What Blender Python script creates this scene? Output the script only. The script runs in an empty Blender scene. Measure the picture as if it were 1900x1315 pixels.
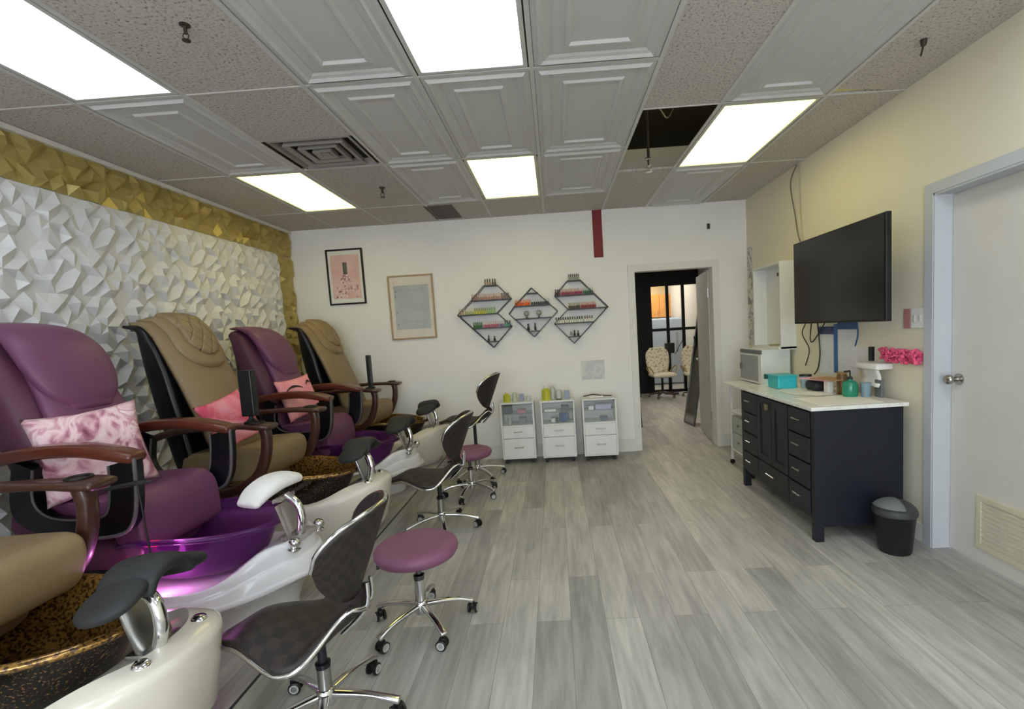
import bpy, bmesh, math, random
from mathutils import Vector, Matrix
random.seed(7)
PI = math.pi
sc = bpy.context.scene
COL = sc.collection

# ---------------------------------------------------------------- camera
def rot_axes(yaw, pitch, roll):
    cy, sy, cp, sp = math.cos(yaw), math.sin(yaw), math.cos(pitch), math.sin(pitch)
    f = Vector((-sy*cp, cy*cp, -sp)); r = Vector((cy, sy, 0)); u = r.cross(f)
    return r*math.cos(roll)+u*math.sin(roll), -r*math.sin(roll)+u*math.cos(roll), f
r_, u_, f_ = rot_axes(.0288, .0879, -.0625)
cam_d = bpy.data.cameras.new('camera'); cam = bpy.data.objects.new('camera', cam_d); COL.objects.link(cam)
cam.matrix_world = Matrix(((r_.x, u_.x, -f_.x, 0), (r_.y, u_.y, -f_.y, 0), (r_.z, u_.z, -f_.z, 1.503), (0, 0, 0, 1)))
cam_d.sensor_fit = 'HORIZONTAL'; cam_d.sensor_width = 36; cam_d.lens = 911.65/1900*36
cam_d.shift_x = (950-1006.66)/1900; cam_d.shift_y = (696.43-657.5)/1900
cam_d.clip_start = .05
sc.camera = cam
sc.view_settings.view_transform = 'Standard'; sc.view_settings.look = 'None'
sc.view_settings.gamma = 1; sc.view_settings.exposure = 1.5
sc.view_settings.use_curve_mapping = False

# ---------------------------------------------------------------- world: fill daylight for the window added behind the camera
w = bpy.data.worlds.new('world'); sc.world = w; w.use_nodes = True
w.node_tree.nodes['Background'].inputs[0].default_value = (.85, .93, 1, 1)
w.node_tree.nodes['Background'].inputs[1].default_value = 2.6
YELLOW = (1, .89, .30); COOL = (.82, .91, 1.0)
P_YELLOW, P_COOL, P_FILL = 1.25, 1.35, 3.0          # strength of the luminous ceiling diffusers; the last for added unseen fill panels

# ---------------------------------------------------------------- materials
MATS = {}
def node_mat(name):
    m = bpy.data.materials.new(name); m.use_nodes = True
    n = m.node_tree.nodes; b = n['Principled BSDF']
    return m, m.node_tree, b
def lin(c):
    if isinstance(c, str):
        c = [int(c[i:i+2], 16)/255 for i in (0, 2, 4)]
    return tuple(((v/12.92) if v <= .04045 else ((v+.055)/1.055)**2.4) for v in c)
def mat(name, col, rough=.5, metal=0, var=.06, vscale=6, bump=0, bscale=80, coat=0, trans=0, ior=1.45, alpha=1, sheen=0, stretch=None, spec=.5):
    if name in MATS: return MATS[name]
    m, nt, b = node_mat(name); c = lin(col)
    b.inputs['Roughness'].default_value = rough; b.inputs['Metallic'].default_value = metal
    b.inputs['Coat Weight'].default_value = coat; b.inputs['Transmission Weight'].default_value = trans
    b.inputs['IOR'].default_value = ior; b.inputs['Alpha'].default_value = alpha
    b.inputs['Specular IOR Level'].default_value = spec
    if sheen: b.inputs['Sheen Weight'].default_value = sheen
    tc = nt.nodes.new('ShaderNodeTexCoord'); mp = nt.nodes.new('ShaderNodeMapping')
    nt.links.new(tc.outputs['Object'], mp.inputs[0])
    if stretch: mp.inputs['Scale'].default_value = stretch
    no = nt.nodes.new('ShaderNodeTexNoise'); no.inputs['Scale'].default_value = vscale; no.inputs['Detail'].default_value = 3
    nt.links.new(mp.outputs[0], no.inputs[0])
    rp = nt.nodes.new('ShaderNodeValToRGB')
    rp.color_ramp.elements[0].position = .3; rp.color_ramp.elements[1].position = .7
    rp.color_ramp.elements[0].color = (*[max(0, v*(1-var)) for v in c], 1)
    rp.color_ramp.elements[1].color = (*[min(1, v*(1+var)) for v in c], 1)
    nt.links.new(no.outputs['Fac'], rp.inputs[0]); nt.links.new(rp.outputs[0], b.inputs['Base Color'])
    if bump:
        n2 = nt.nodes.new('ShaderNodeTexNoise'); n2.inputs['Scale'].default_value = bscale
        nt.links.new(mp.outputs[0], n2.inputs[0])
        bp = nt.nodes.new('ShaderNodeBump'); bp.inputs['Strength'].default_value = bump; bp.inputs['Distance'].default_value = .004
        nt.links.new(n2.outputs['Fac'], bp.inputs['Height']); nt.links.new(bp.outputs[0], b.inputs['Normal'])
    MATS[name] = m
    return m
def ramp(nt, stops):
    r = nt.nodes.new('ShaderNodeValToRGB'); e = r.color_ramp.elements
    while len(e) < len(stops): e.new(.5)
    for i, (p, c) in enumerate(stops):
        e[i].position = p; e[i].color = (*lin(c), 1)
    return r

def plank_mat():
    m, nt, b = node_mat('grey_vinyl_planks'); L = nt.links.new
    tc = nt.nodes.new('ShaderNodeTexCoord'); mp = nt.nodes.new('ShaderNodeMapping')
    mp.inputs['Rotation'].default_value = (0, 0, PI/2)
    L(tc.outputs['Object'], mp.inputs[0])
    br = nt.nodes.new('ShaderNodeTexBrick'); br.offset = .37; br.inputs['Scale'].default_value = 1
    br.inputs['Brick Width'].default_value = 1.22; br.inputs['Row Height'].default_value = .178
    br.inputs['Mortar Size'].default_value = .0012; br.inputs['Mortar Smooth'].default_value = .3
    br.inputs['Color1'].default_value = (0, 0, 0, 1); br.inputs['Color2'].default_value = (1, 1, 1, 1); br.inputs['Mortar'].default_value = (.4, .4, .4, 1)
    L(mp.outputs[0], br.inputs[0])
    mp2 = nt.nodes.new('ShaderNodeMapping'); mp2.inputs['Scale'].default_value = (8, 1.3, 8); L(tc.outputs['Object'], mp2.inputs[0])
    sh = nt.nodes.new('ShaderNodeVectorMath'); sh.operation = 'ADD'
    sc2 = nt.nodes.new('ShaderNodeVectorMath'); sc2.operation = 'SCALE'; sc2.inputs['Scale'].default_value = 9
    L(br.outputs['Color'], sc2.inputs[0]); L(mp2.outputs[0], sh.inputs[0]); L(sc2.outputs[0], sh.inputs[1])
    no = nt.nodes.new('ShaderNodeTexNoise'); no.inputs['Scale'].default_value = 1.6; no.inputs['Detail'].default_value = 6; no.inputs['Roughness'].default_value = .6
    no.inputs['Distortion'].default_value = .6
    L(sh.outputs[0], no.inputs[0])
    rp = ramp(nt, [(.28, 'a5a29b'), (.48, 'b8b5ad'), (.70, 'cac7be')]); L(no.outputs['Fac'], rp.inputs[0])
    # finer streaks
    mp3 = nt.nodes.new('ShaderNodeMapping'); mp3.inputs['Scale'].default_value = (38, 2.4, 38); L(tc.outputs['Object'], mp3.inputs[0])
    n3 = nt.nodes.new('ShaderNodeTexNoise'); n3.inputs['Scale'].default_value = 1; n3.inputs['Detail'].default_value = 3; L(mp3.outputs[0], n3.inputs[0])
    r3 = ramp(nt, [(.35, 'e9e9e9'), (.6, 'ffffff')]); L(n3.outputs['Fac'], r3.inputs[0])
    mx = nt.nodes.new('ShaderNodeMix'); mx.data_type = 'RGBA'; mx.blend_type = 'MULTIPLY'; mx.inputs['Factor'].default_value = 1
    L(rp.outputs[0], mx.inputs['A']); L(r3.outputs[0], mx.inputs['B'])
    # plank-to-plank tone
    rb = ramp(nt, [(0, 'd4d4d4'), (1, 'ffffff')]); L(br.outputs['Color'], rb.inputs[0])
    m2 = nt.nodes.new('ShaderNodeMix'); m2.data_type = 'RGBA'; m2.blend_type = 'MULTIPLY'; m2.inputs['Factor'].default_value = 1
    L(mx.outputs['Result'], m2.inputs['A']); L(rb.outputs[0], m2.inputs['B'])
    rm = ramp(nt, [(0, 'ffffff'), (1, 'b0b0b0')]); L(br.outputs['Fac'], rm.inputs[0])
    m3 = nt.nodes.new('ShaderNodeMix'); m3.data_type = 'RGBA'; m3.blend_type = 'MULTIPLY'; m3.inputs['Factor'].default_value = 1
    L(m2.outputs['Result'], m3.inputs['A']); L(rm.outputs[0], m3.inputs['B'])
    L(m3.outputs['Result'], b.inputs['Base Color'])
    b.inputs['Roughness'].default_value = .42
    return m
def mineral_mat():
    m, nt, b = node_mat('mineral_ceiling_tile'); L = nt.links.new
    tc = nt.nodes.new('ShaderNodeTexCoord')
    vo = nt.nodes.new('ShaderNodeTexNoise'); vo.inputs['Scale'].default_value = 75; vo.inputs['Detail'].default_value = 2; vo.inputs['Roughness'].default_value = .7
    L(tc.outputs['Object'], vo.inputs[0])
    rp = ramp(nt, [(.33, '7d7670'), (.43, 'bfb8b0'), (.62, 'cac4bc')]); L(vo.outputs['Fac'], rp.inputs[0])
    L(rp.outputs[0], b.inputs['Base Color']); b.inputs['Roughness'].default_value = .95
    bp = nt.nodes.new('ShaderNodeBump'); bp.inputs['Strength'].default_value = .5; bp.inputs['Distance'].default_value = .004
    L(vo.outputs['Fac'], bp.inputs['Height']); L(bp.outputs[0], b.inputs['Normal'])
    return m
def emit_mat(name, col, strength):
    m, nt, b = node_mat(name); L = nt.links.new
    tc = nt.nodes.new('ShaderNodeTexCoord'); mp = nt.nodes.new('ShaderNodeMapping'); mp.inputs['Scale'].default_value = (7, .8, 1)
    L(tc.outputs['Object'], mp.inputs[0])
    no = nt.nodes.new('ShaderNodeTexNoise'); no.inputs['Scale'].default_value = 1.2; no.inputs['Detail'].default_value = 3; L(mp.outputs[0], no.inputs[0])
    mr = nt.nodes.new('ShaderNodeMapRange'); mr.inputs['From Min'].default_value = .3; mr.inputs['From Max'].default_value = .7
    mr.inputs['To Min'].default_value = strength*.85; mr.inputs['To Max'].default_value = strength*1.12
    L(no.outputs['Fac'], mr.inputs['Value'])
    b.inputs['Base Color'].default_value = (.6, .6, .6, 1); b.inputs['Emission Color'].default_value = (*col, 1)
    L(mr.outputs[0], b.inputs['Emission Strength'])
    return m
def speckle_mat(name, base, spots, scale, rough=.12, thr=.55):
    m, nt, b = node_mat(name); L = nt.links.new
    tc = nt.nodes.new('ShaderNodeTexCoord')
    vo = nt.nodes.new('ShaderNodeTexNoise'); vo.inputs['Scale'].default_value = scale; vo.inputs['Detail'].default_value = 4; L(tc.outputs['Object'], vo.inputs[0])
    rp = ramp(nt, [(thr-.04, base), (thr+.1, spots)]); L(vo.outputs['Fac'], rp.inputs[0]); L(rp.outputs[0], b.inputs['Base Color'])
    b.inputs['Roughness'].default_value = rough; b.inputs['Coat Weight'].default_value = .6; b.inputs['Metallic'].default_value = .25
    return m
def check_mat():
    m, nt, b = node_mat('brown_checked_vinyl'); L = nt.links.new
    tc = nt.nodes.new('ShaderNodeTexCoord'); mp = nt.nodes.new('ShaderNodeMapping'); mp.inputs['Location'].default_value = (.013, .011, .017)
    L(tc.outputs['UV'], mp.inputs[0])
    ck = nt.nodes.new('ShaderNodeTexChecker'); ck.inputs['Scale'].default_value = 9
    ck.inputs['Color1'].default_value = (*lin('1d1816'), 1); ck.inputs['Color2'].default_value = (*lin('2c2421'), 1)
    L(mp.outputs[0], ck.inputs[0]); L(ck.outputs[0], b.inputs['Base Color'])
    b.inputs['Roughness'].default_value = .55
    return m
def marble_mat():
    m, nt, b = node_mat('white_marble'); L = nt.links.new
    tc = nt.nodes.new('ShaderNodeTexCoord')
    no = nt.nodes.new('ShaderNodeTexNoise'); no.inputs['Scale'].default_value = 4; no.inputs['Detail'].default_value = 7; no.inputs['Distortion'].default_value = 2
    L(tc.outputs['Object'], no.inputs[0])
    rp = ramp(nt, [(.40, 'e9e8e2'), (.5, 'dfddd6'), (.56, 'edece6')]); L(no.outputs['Fac'], rp.inputs[0]); L(rp.outputs[0], b.inputs['Base Color'])
    b.inputs['Roughness'].default_value = .2
    return m
def print_mat(name, stops, scale, detail=5, rough=.7, dist=1.0):
    m, nt, b = node_mat(name); L = nt.links.new
    tc = nt.nodes.new('ShaderNodeTexCoord')
    no = nt.nodes.new('ShaderNodeTexNoise'); no.inputs['Scale'].default_value = scale; no.inputs['Detail'].default_value = detail; no.inputs['Distortion'].default_value = dist
    L(tc.outputs['Object'], no.inputs[0]); rp = ramp(nt, stops); L(no.outputs['Fac'], rp.inputs[0]); L(rp.outputs[0], b.inputs['Base Color'])
    b.inputs['Roughness'].default_value = rough
    return m

M_floor = plank_mat(); M_min = mineral_mat()
M_wall = mat('white_wall_paint', 'eae8e4', .85, var=.02, vscale=2)
M_wallr = mat('cream_wall_lamp_tint', 'e3dcc6', .85, var=.02, vscale=2)  # cream, with the ceiling lamp's yellow tint put into the wall colour
M_decor = mat('white_pressed_panel', 'c9c8c6', .6, var=.02)
M_tbar = mat('painted_tbar', 'cccbc8', .5, var=.02)
M_gap = mat('dark_plenum', '1c1917', .95)
M_white = mat('white_laminate', 'e2e2e0', .4, var=.02)
M_whitep = mat('white_plastic', 'e8e6e0', .35, var=.02)
M_frame = mat('white_door_frame', 'dedcd6', .5, var=.02)
M_door = mat('white_door_paint', 'd6d2ca', .5, var=.02)
M_relief = mat('white_relief_panel', 'd8d7d8', .42, var=.03, vscale=1.5)
M_gold = mat('gold_relief_panel', 'b5a263', .36, metal=.4, var=.1, vscale=3)
M_chrome = mat('chrome', 'd8d8d8', .12, metal=1, var=.02)
M_alu = mat('brushed_metal', 'a9a9a5', .3, metal=1, var=.04)
M_black = mat('black_plastic', '141414', .45)
M_rubber = mat('dark_rubber', '2a2b2c', .6, bump=.2)
M_blackpaint = mat('black_satin_paint', '131315', .4)
M_shell = mat('black_gloss_shell', '101014', .28)
M_blackpanel = mat('matte_black_panel', '0d0d0e', .8)
M_navy = mat('dark_navy_paint', '171a25', .45, var=.04)
M_purple = mat('purple_leather', '704160', .46, var=.05, bump=.25, bscale=160)
M_dpurple = mat('deep_purple_leather', '5c3349', .5, var=.05, bump=.25, bscale=160)
M_stool = mat('mauve_leather', '80506a', .45, var=.04, bump=.2, bscale=160)
M_tan = mat('tan_leather', '8d7858', .48, var=.05, bump=.25, bscale=160)
M_dtan = mat('dark_tan_leather', '6e5c47', .5, var=.05, bump=.2)
M_wood = mat('red_brown_wood', '5e2d1f', .28, var=.25, vscale=5, stretch=(2, 14, 14), coat=.4)
M_dwood = mat('dark_brown_wood', '43281f', .32, var=.2, vscale=5, stretch=(2, 12, 12), coat=.3)
M_cream = mat('cream_fibreglass', 'd9d3c4', .25, var=.02, coat=.4)
M_wfib = mat('white_fibreglass', 'dad8da', .25, var=.02, coat=.4)
M_pink_lit = None
M_bowl_in = speckle_mat('gold_glass_inside', '4a3119', 'a9803f', 90, .16, .44)
M_bowl_in.node_tree.nodes['Principled BSDF'].inputs['Metallic'].default_value = .6
M_bowl_out = speckle_mat('black_copper_speckled_glass', '0e0a08', '8a6238', 130, .08, .60)
M_pglass = mat('purple_glass', '8a3c98', .05, trans=.8, ior=1.2, alpha=.8, var=.05, coat=.6)
M_glass = mat('clear_glass', 'e8efee', .03, trans=1, ior=1.35, var=0)
M_smoke = mat('clear_acrylic', 'cfc8c4', .08, trans=.8, ior=1.3, var=.05)
M_check = check_mat(); M_marble = marble_mat()
M_towel = mat('white_terry_cloth', 'e9e7e4', .9, bump=1.0, bscale=120)
M_paper = mat('white_paper', 'e4e2dd', .8, var=.02)
M_mirror = mat('mirror_glass', 'b6bcba', .05, metal=1, var=.01)
M_screen = mat('tv_screen', '0c0c0d', .18, var=.02)
M_steel = mat('satin_steel', 'b4b0a8', .25, metal=1, var=.02)
def colmat(hexc, rough=.3, **k): return mat('colour_'+hexc, hexc, rough, **k)

# ---------------------------------------------------------------- helpers
def link(name, bm, m, parent=None, smooth=None, loc=None):
    me = bpy.data.meshes.new(name); bm.normal_update(); bm.to_mesh(me); bm.free()
    for mm in (m if isinstance(m, (list, tuple)) else [m]): me.materials.append(mm)
    if smooth is not None:
        for p in me.polygons: p.use_smooth = True
        if smooth < 180:
            try: me.set_sharp_from_angle(angle=math.radians(smooth))
            except Exception: pass
    o = bpy.data.objects.new(name, me); COL.objects.link(o)
    if parent: o.parent = parent
    if loc: o.location = loc
    return o
def tag(o, label, cat, group=None, kind=None):
    if label: o['label'] = label
    if cat: o['category'] = cat
    if group: o['group'] = group
    if kind: o['kind'] = kind
    return o
def thing(name, label, cat, loc=(0, 0, 0), rz=0, group=None):
    o = bpy.data.objects.new(name, None); COL.objects.link(o); o.empty_display_size = .1
    o.location = loc; o.rotation_euler = (0, 0, rz)
    return tag(o, label, cat, group)
def struct(name, bm, m, smooth=None):
    o = link(name, bm, m, None, smooth); o['kind'] = 'structure'; return o
def copy_tree(o, parent=None):
    c = o.copy(); COL.objects.link(c)
    if parent: c.parent = parent
    for ch in list(o.children): copy_tree(ch, c)
    return c
def bx(bm, x0, x1, y0, y1, z0, z1, bev=0, seg=2, mi=0, M=None):
    r = bmesh.ops.create_cube(bm, size=1); vs = r['verts']
    for v in vs: v.co = Vector((x0+(v.co.x+.5)*(x1-x0), y0+(v.co.y+.5)*(y1-y0), z0+(v.co.z+.5)*(z1-z0)))
    fs = {f for v in vs for f in v.link_faces}
    for f in fs: f.material_index = mi
    if bev:
        es = {e for v in vs for e in v.link_edges}
        rr = bmesh.ops.bevel(bm, geom=list(es), offset=bev, segments=seg, affect='EDGES', profile=.5)
        vs = list({v for f in rr['faces'] for v in f.verts})
        for f in rr['faces']: f.material_index = mi
    if M is not None:
        allv = {v for v in vs} | {v for f in fs if f.is_valid for v in f.verts}
        bmesh.ops.transform(bm, matrix=M, verts=list(allv))
    return bm
def B(*a, **k):
    bm = bmesh.new(); bx(bm, *a, **k); return bm
def tube(bm, pts, r, n=8, closed=False, mi=0):
    pts = [Vector(p) for p in pts]; rings = []; N = len(pts)
    for i, p in enumerate(pts):
        if closed: t = pts[(i+1) % N]-pts[i-1]
        else: t = pts[min(i+1, N-1)]-pts[max(i-1, 0)]
        t.normalize()
        a = Vector((0, 0, 1)) if abs(t.z) < .9 else Vector((1, 0, 0))
        if i and True:
            a = rings_a
        s = t.cross(a); s = s.normalized() if s.length > 1e-6 else Vector((1, 0, 0)); q = s.cross(t).normalized(); rings_a = q
        rr = r[i] if isinstance(r, (list, tuple)) else r
        rings.append([bm.verts.new(p+(s*math.cos(2*PI*k/n)+q*math.sin(2*PI*k/n))*rr) for k in range(n)])
    for i in range(N if closed else N-1):
        A, C = rings[i], rings[(i+1) % N]
        for k in range(n):
            f = bm.faces.new((A[k], A[(k+1) % n], C[(k+1) % n], C[k])); f.material_index = mi
    if not closed:
        bm.faces.new(rings[0][::-1]).material_index = mi; bm.faces.new(rings[-1]).material_index = mi
    return bm
def lathe(bm, prof, n=24, c=(0, 0, 0), mi=0, sx=1, sy=1, M=None):
    rings = []; new = []
    for r, z in prof:
        if r < 1e-5: v = [bm.verts.new((c[0], c[1], c[2]+z))]
        else: v = [bm.verts.new((c[0]+r*sx*math.cos(2*PI*k/n), c[1]+r*sy*math.sin(2*PI*k/n), c[2]+z)) for k in range(n)]
        rings.append(v); new += v
    for A, C in zip(rings, rings[1:]):
        for k in range(n):
            k2 = (k+1) % n
            if len(A) == 1 and len(C) == 1: continue
            if len(A) == 1: f = bm.faces.new((A[0], C[k2], C[k]))
            elif len(C) == 1: f = bm.faces.new((A[k], A[k2], C[0]))
            else: f = bm.faces.new((A[k], A[k2], C[k2], C[k]))
            f.material_index = mi
    if len(rings[0]) > 1: bm.faces.new(rings[0][::-1]).material_index = mi
    if len(rings[-1]) > 1: bm.faces.new(rings[-1]).material_index = mi
    if M is not None: bmesh.ops.transform(bm, matrix=M, verts=new)
    return bm
def crom(P, k=6):
    out = []; n = len(P)
    for i in range(n-1):
        p0, p1, p2, p3 = P[max(i-1, 0)], P[i], P[i+1], P[min(i+2, n-1)]
        for j in range(k):
            t = j/k
            out.append(tuple(.5*((2*b)+(-a+c)*t+(2*a-5*b+4*c-d)*t*t+(-a+3*b-3*c+d)*t**3) for a, b, c, d in zip(p0, p1, p2, p3)))
    out.append(tuple(P[-1])); return out
def loft(bm, st, n=28, e=3.2, cap=.03, k=5, mi=0, W=Vector((0, 1, 0))):
    """sweep a rounded rectangle: stations (x,y,z,half_width,half_thickness); width axis W"""
    S = crom(st, k) if k > 1 else [tuple(s) for s in st]
    pts = [Vector(s[:3]) for s in S]; N = len(pts); rings = []
    T = [(pts[min(i+1, N-1)]-pts[max(i-1, 0)]).normalized() for i in range(N)]
    seq = []
    cs = [(1, .0), (.93, .45), (.75, .75), (.45, .95)][::-1]
    for d, s in [(.97, .25), (.78, .62), (.45, .89), (.15, .99)]: seq.append((pts[0]-T[0]*cap*d, T[0], S[0][3]-cap*(1-s), S[0][4]-cap*(1-s)))
    for i in range(N): seq.append((pts[i], T[i], S[i][3], S[i][4]))
    for d, s in [(.15, .99), (.45, .89), (.78, .62), (.97, .25)]: seq.append((pts[-1]+T[-1]*cap*d, T[-1], S[-1][3]-cap*(1-s), S[-1][4]-cap*(1-s)))
    for p, t, a, b in seq:
        nn = W.cross(t).normalized(); a = max(a, .002); b = max(b, .002); R = []
        for q in range(n):
            th = 2*PI*q/n; c, s = math.cos(th), math.sin(th)
            R.append(bm.verts.new(p+W*(a*math.copysign(abs(c)**(2/e), c))+nn*(b*math.copysign(abs(s)**(2/e), s))))
        rings.append(R)
    for A, C in zip(rings, rings[1:]):
        for q in range(n): bm.faces.new((A[q], A[(q+1) % n], C[(q+1) % n], C[q])).material_index = mi
    bm.faces.new(rings[0][::-1]).material_index = mi; bm.faces.new(rings[-1]).material_index = mi
    return bm
def LO(*a, **k):
    bm = bmesh.new(); loft(bm, *a, **k); return bm
def surf(bm, fn, nu, nv, wrap=False, mi=0, uv=None):
    g = [[bm.verts.new(fn(i/nu, j/nv)) for j in range(nv+1)] for i in range(nu+(0 if wrap else 1))]
    lay = bm.loops.layers.uv.verify() if uv else None
    for i in range(nu):
        for j in range(nv):
            i2 = (i+1) % len(g) if wrap else i+1
            f = bm.faces.new((g[i][j], g[i2][j], g[i2][j+1], g[i][j+1])); f.material_index = mi
            if uv:
                for l, (a, b) in zip(f.loops, ((i, j), (i+1, j), (i+1, j+1), (i, j+1))): l[lay].uv = (a/nu*uv[0], b/nv*uv[1])
    return bm
def solid(o, t, off=-1, mo=0):
    m = o.modifiers.new('solidify', 'SOLIDIFY'); m.thickness = t; m.offset = off
    if mo: m.material_offset = mo; m.material_offset_rim = mo
    return o
def prism(bm, poly, y0, y1, axis='y', mi=0):
    def P(a, b, c): return {'y': (a, c, b), 'x': (c, a, b), 'z': (a, b, c)}[axis]
    A = [bm.verts.new(P(a, b, y0)) for a, b in poly]; C = [bm.verts.new(P(a, b, y1)) for a, b in poly]
    n = len(poly)
    bm.faces.new(A).material_index = mi; bm.faces.new(C[::-1]).material_index = mi
    for i in range(n): bm.faces.new((A[i], C[i], C[(i+1) % n], A[(i+1) % n])).material_index = mi
    bmesh.ops.recalc_face_normals(bm, faces=bm.faces[:])
    return bm
def blob(bm, c, rx, ry, rz, e=2, n=20, m=12, M=None, mi=0):
    prof = []; new = []; rings = []
    for j in range(m+1):
        ph = -PI/2+PI*j/m; cz, s = math.cos(ph), math.sin(ph)
        rr = abs(cz)**(2/e); z = math.copysign(abs(s)**(2/e), s)*rz
        if j in (0, m): v = [bm.verts.new((c[0], c[1], c[2]+z))]
        else:
            v = []
            for k in range(n):
                th = 2*PI*k/n; a, b2 = math.cos(th), math.sin(th)
                v.append(bm.verts.new((c[0]+rx*rr*math.copysign(abs(a)**(2/e), a), c[1]+ry*rr*math.copysign(abs(b2)**(2/e), b2), c[2]+z)))
        rings.append(v); new += v
    for A, C in zip(rings, rings[1:]):
        for k in range(n):
            k2 = (k+1) % n
            if len(A) == 1: f = bm.faces.new((A[0], C[k2], C[k]))
            elif len(C) == 1: f = bm.faces.new((A[k], A[k2], C[0]))
            else: f = bm.faces.new((A[k], A[k2], C[k2], C[k]))
            f.material_index = mi
    if M is not None: bmesh.ops.transform(bm, matrix=M, verts=new)
    return bm
def T3(x, y, z): return Matrix.Translation((x, y, z))
def RX(a): return Matrix.Rotation(a, 4, 'X')
def RY(a): return Matrix.Rotation(a, 4, 'Y')
def RZ(a): return Matrix.Rotation(a, 4, 'Z')

# ================================================================ THE ROOM
XL, XR, YB, YF, H = -3.067, 2.302, 5.893, -3.2, 2.879
BY2 = 13.9
bm = bmesh.new(); bx(bm, XL-.1, 3.6, YF-.1, BY2, -.1, 0); struct('floor', bm, M_floor)
# left wall + 3-D relief cladding
bm = bmesh.new(); bx(bm, XL-.15, XL-.02, YF, YB+.12, 0, H+.72); wl = struct('wall_left', bm, M_wall)
def relief(y0, y1, z0, z1, seed):
    n = 5; ts = .30; er = random.Random(2)
    ez = [(0 if k in (0, n) else er.uniform(-.25, .25)/n, 0 if k in (0, n) else er.choice((.002, .016))) for k in range(n+1)]
    def tile(sd):
        rng = random.Random(sd); T = {}
        for i in range(n+1):
            for j in range(n+1):
                if i in (0, n): T[i, j] = (i/n, j/n+ez[j][0], ez[j][1])
                elif j in (0, n): T[i, j] = (i/n+ez[i][0], j/n, ez[i][1])
                else:
                    lv = [.0, .012, .030, .046]
                    near = [T[q][2] for q in ((i-1, j), (i, j-1)) if q in T]
                    c = [h for h in lv if all(abs(h-m) > .014 for m in near)] or lv
                    T[i, j] = (i/n+rng.uniform(-.36, .36)/n, j/n+rng.uniform(-.36, .36)/n, rng.choice(c))
        return T, {(i, j): rng.random() < .5 for i in range(n) for j in range(n)}
    tiles = [tile(seed*10+k) for k in range(3)]
    bm = bmesh.new(); ny = max(1, round((y1-y0)/ts)); nz = max(1, round((z1-z0)/ts)); cache = {}
    sy, sz = (y1-y0)/ny, (z1-z0)/nz
    for a in range(ny):
        for b in range(nz):
            T, D = tiles[(a*2+b) % 3]
            def V(i, j):
                k = (a*n+i, b*n+j)
                if k not in cache:
                    u, v, h = T[i, j]; cache[k] = bm.verts.new((XL-.016+h, y0+(a+u)*sy, z0+(b+v)*sz))
                return cache[k]
            for i in range(n):
                for j in range(n):
                    q = (V(i, j), V(i+1, j), V(i+1, j+1), V(i, j+1))
                    if D[i, j]: bm.faces.new((q[0], q[1], q[2])); bm.faces.new((q[0], q[2], q[3]))
                    else: bm.faces.new((q[0], q[1], q[3])); bm.faces.new((q[1], q[2], q[3]))
    return bm
o = link('white_relief_panels', relief(-1.0, 5.6, 0.02, 2.565, 1), M_relief, wl)
bm = relief(-1.0, YB, 2.57, 2.87, 2)
b2 = relief(5.605, YB, 0.02, 2.565, 3); me = bpy.data.meshes.new('t'); b2.to_mesh(me); b2.free(); bm.from_mesh(me)
o = link('gold_relief_panels', bm, M_gold, wl); o['label'] = 'gold faceted border panels'
bm = bmesh.new(); bx(bm, XL-.02, XL+.025, -1, YB, H-.035, H-.004); o = struct('trim_1', bm, M_frame)
# back wall with doorway (opening x .968..1.905, z to 2.155)
bm = bmesh.new()
bx(bm, XL-.1, .968, YB, YB+.12, 0, H+.72); bx(bm, 1.905, 3.5, YB, YB+.12, 0, H+.72); bx(bm, .968, 1.905, YB, YB+.12, 2.155, H+.72)
wb = struct('wall_back', bm, M_wall)
bm = bmesh.new()   # door casing
bx(bm, .905, .975, YB-.014, YB+.01, 0, 2.22); bx(bm, 1.898, 1.968, YB-.014, YB+.01, 0, 2.22); bx(bm, .905, 1.968, YB-.0145, YB+.01, 2.15, 2.222)
bx(bm, .968, .985, YB-.01, YB+.13, 0, 2.15); bx(bm, 1.89, 1.905, YB-.01, YB+.13, 0, 2.15); bx(bm, .968, 1.905, YB-.01, YB+.13, 2.14, 2.155)
struct('trim_2', bm, M_frame)
bm = bmesh.new(); bx(bm, .634, .646, YB-.004, YB, 0, 2.33); struct('trim_3', bm, M_wall)   # panel joint strip
bm = bmesh.new(); bx(bm, XL, .905, YB-.012, YB, 0, .15, bev=.003); bx(bm, XL, .905, YB-.02, YB, .0, .018); struct('baseboard_back', bm, M_frame)
bm = bmesh.new(); bx(bm, 1.968, XR, YB-.012, YB, 0, .15, bev=.003); struct('baseboard_back_right', bm, M_frame)
# right wall with door recess
DY0, DY1, DZ = 2.14, 3.05, 2.175
bm = bmesh.new()
bx(bm, XR, XR+.15, DY1, YB+.12, 0, H+.72); bx(bm, XR, XR+.15, YF, DY0, 0, H+.72); bx(bm, XR, XR+.15, DY0, DY1, DZ, H+.72)
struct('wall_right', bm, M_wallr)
bm = bmesh.new()
for a, b in ((DY1-.002, DY1+.062), (DY0-.062, DY0+.002)): bx(bm, XR-.014, XR+.02, a, b, 0, DZ+.001)
bx(bm, XR-.0145, XR+.02, DY0-.062, DY1+.062, DZ, DZ+.062)
bx(bm, XR-.01, XR+.15, DY1-.012, DY1, 0, DZ); bx(bm, XR-.01, XR+.15, DY0, DY0+.012, 0, DZ); bx(bm, XR-.01, XR+.15, DY0, DY1, DZ-.012, DZ)
struct('trim_4', bm, mat('grey_white_frame', 'c0c3c7', .5, var=.02))
d1 = struct('door_1', B(XR+.095, XR+.135, DY0+.015, DY1-.015, .008, DZ-.016, bev=.002), M_door)
bm = bmesh.new()
Mk = T3(XR+.095, 2.975, 1.07)@RY(-PI/2)
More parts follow.
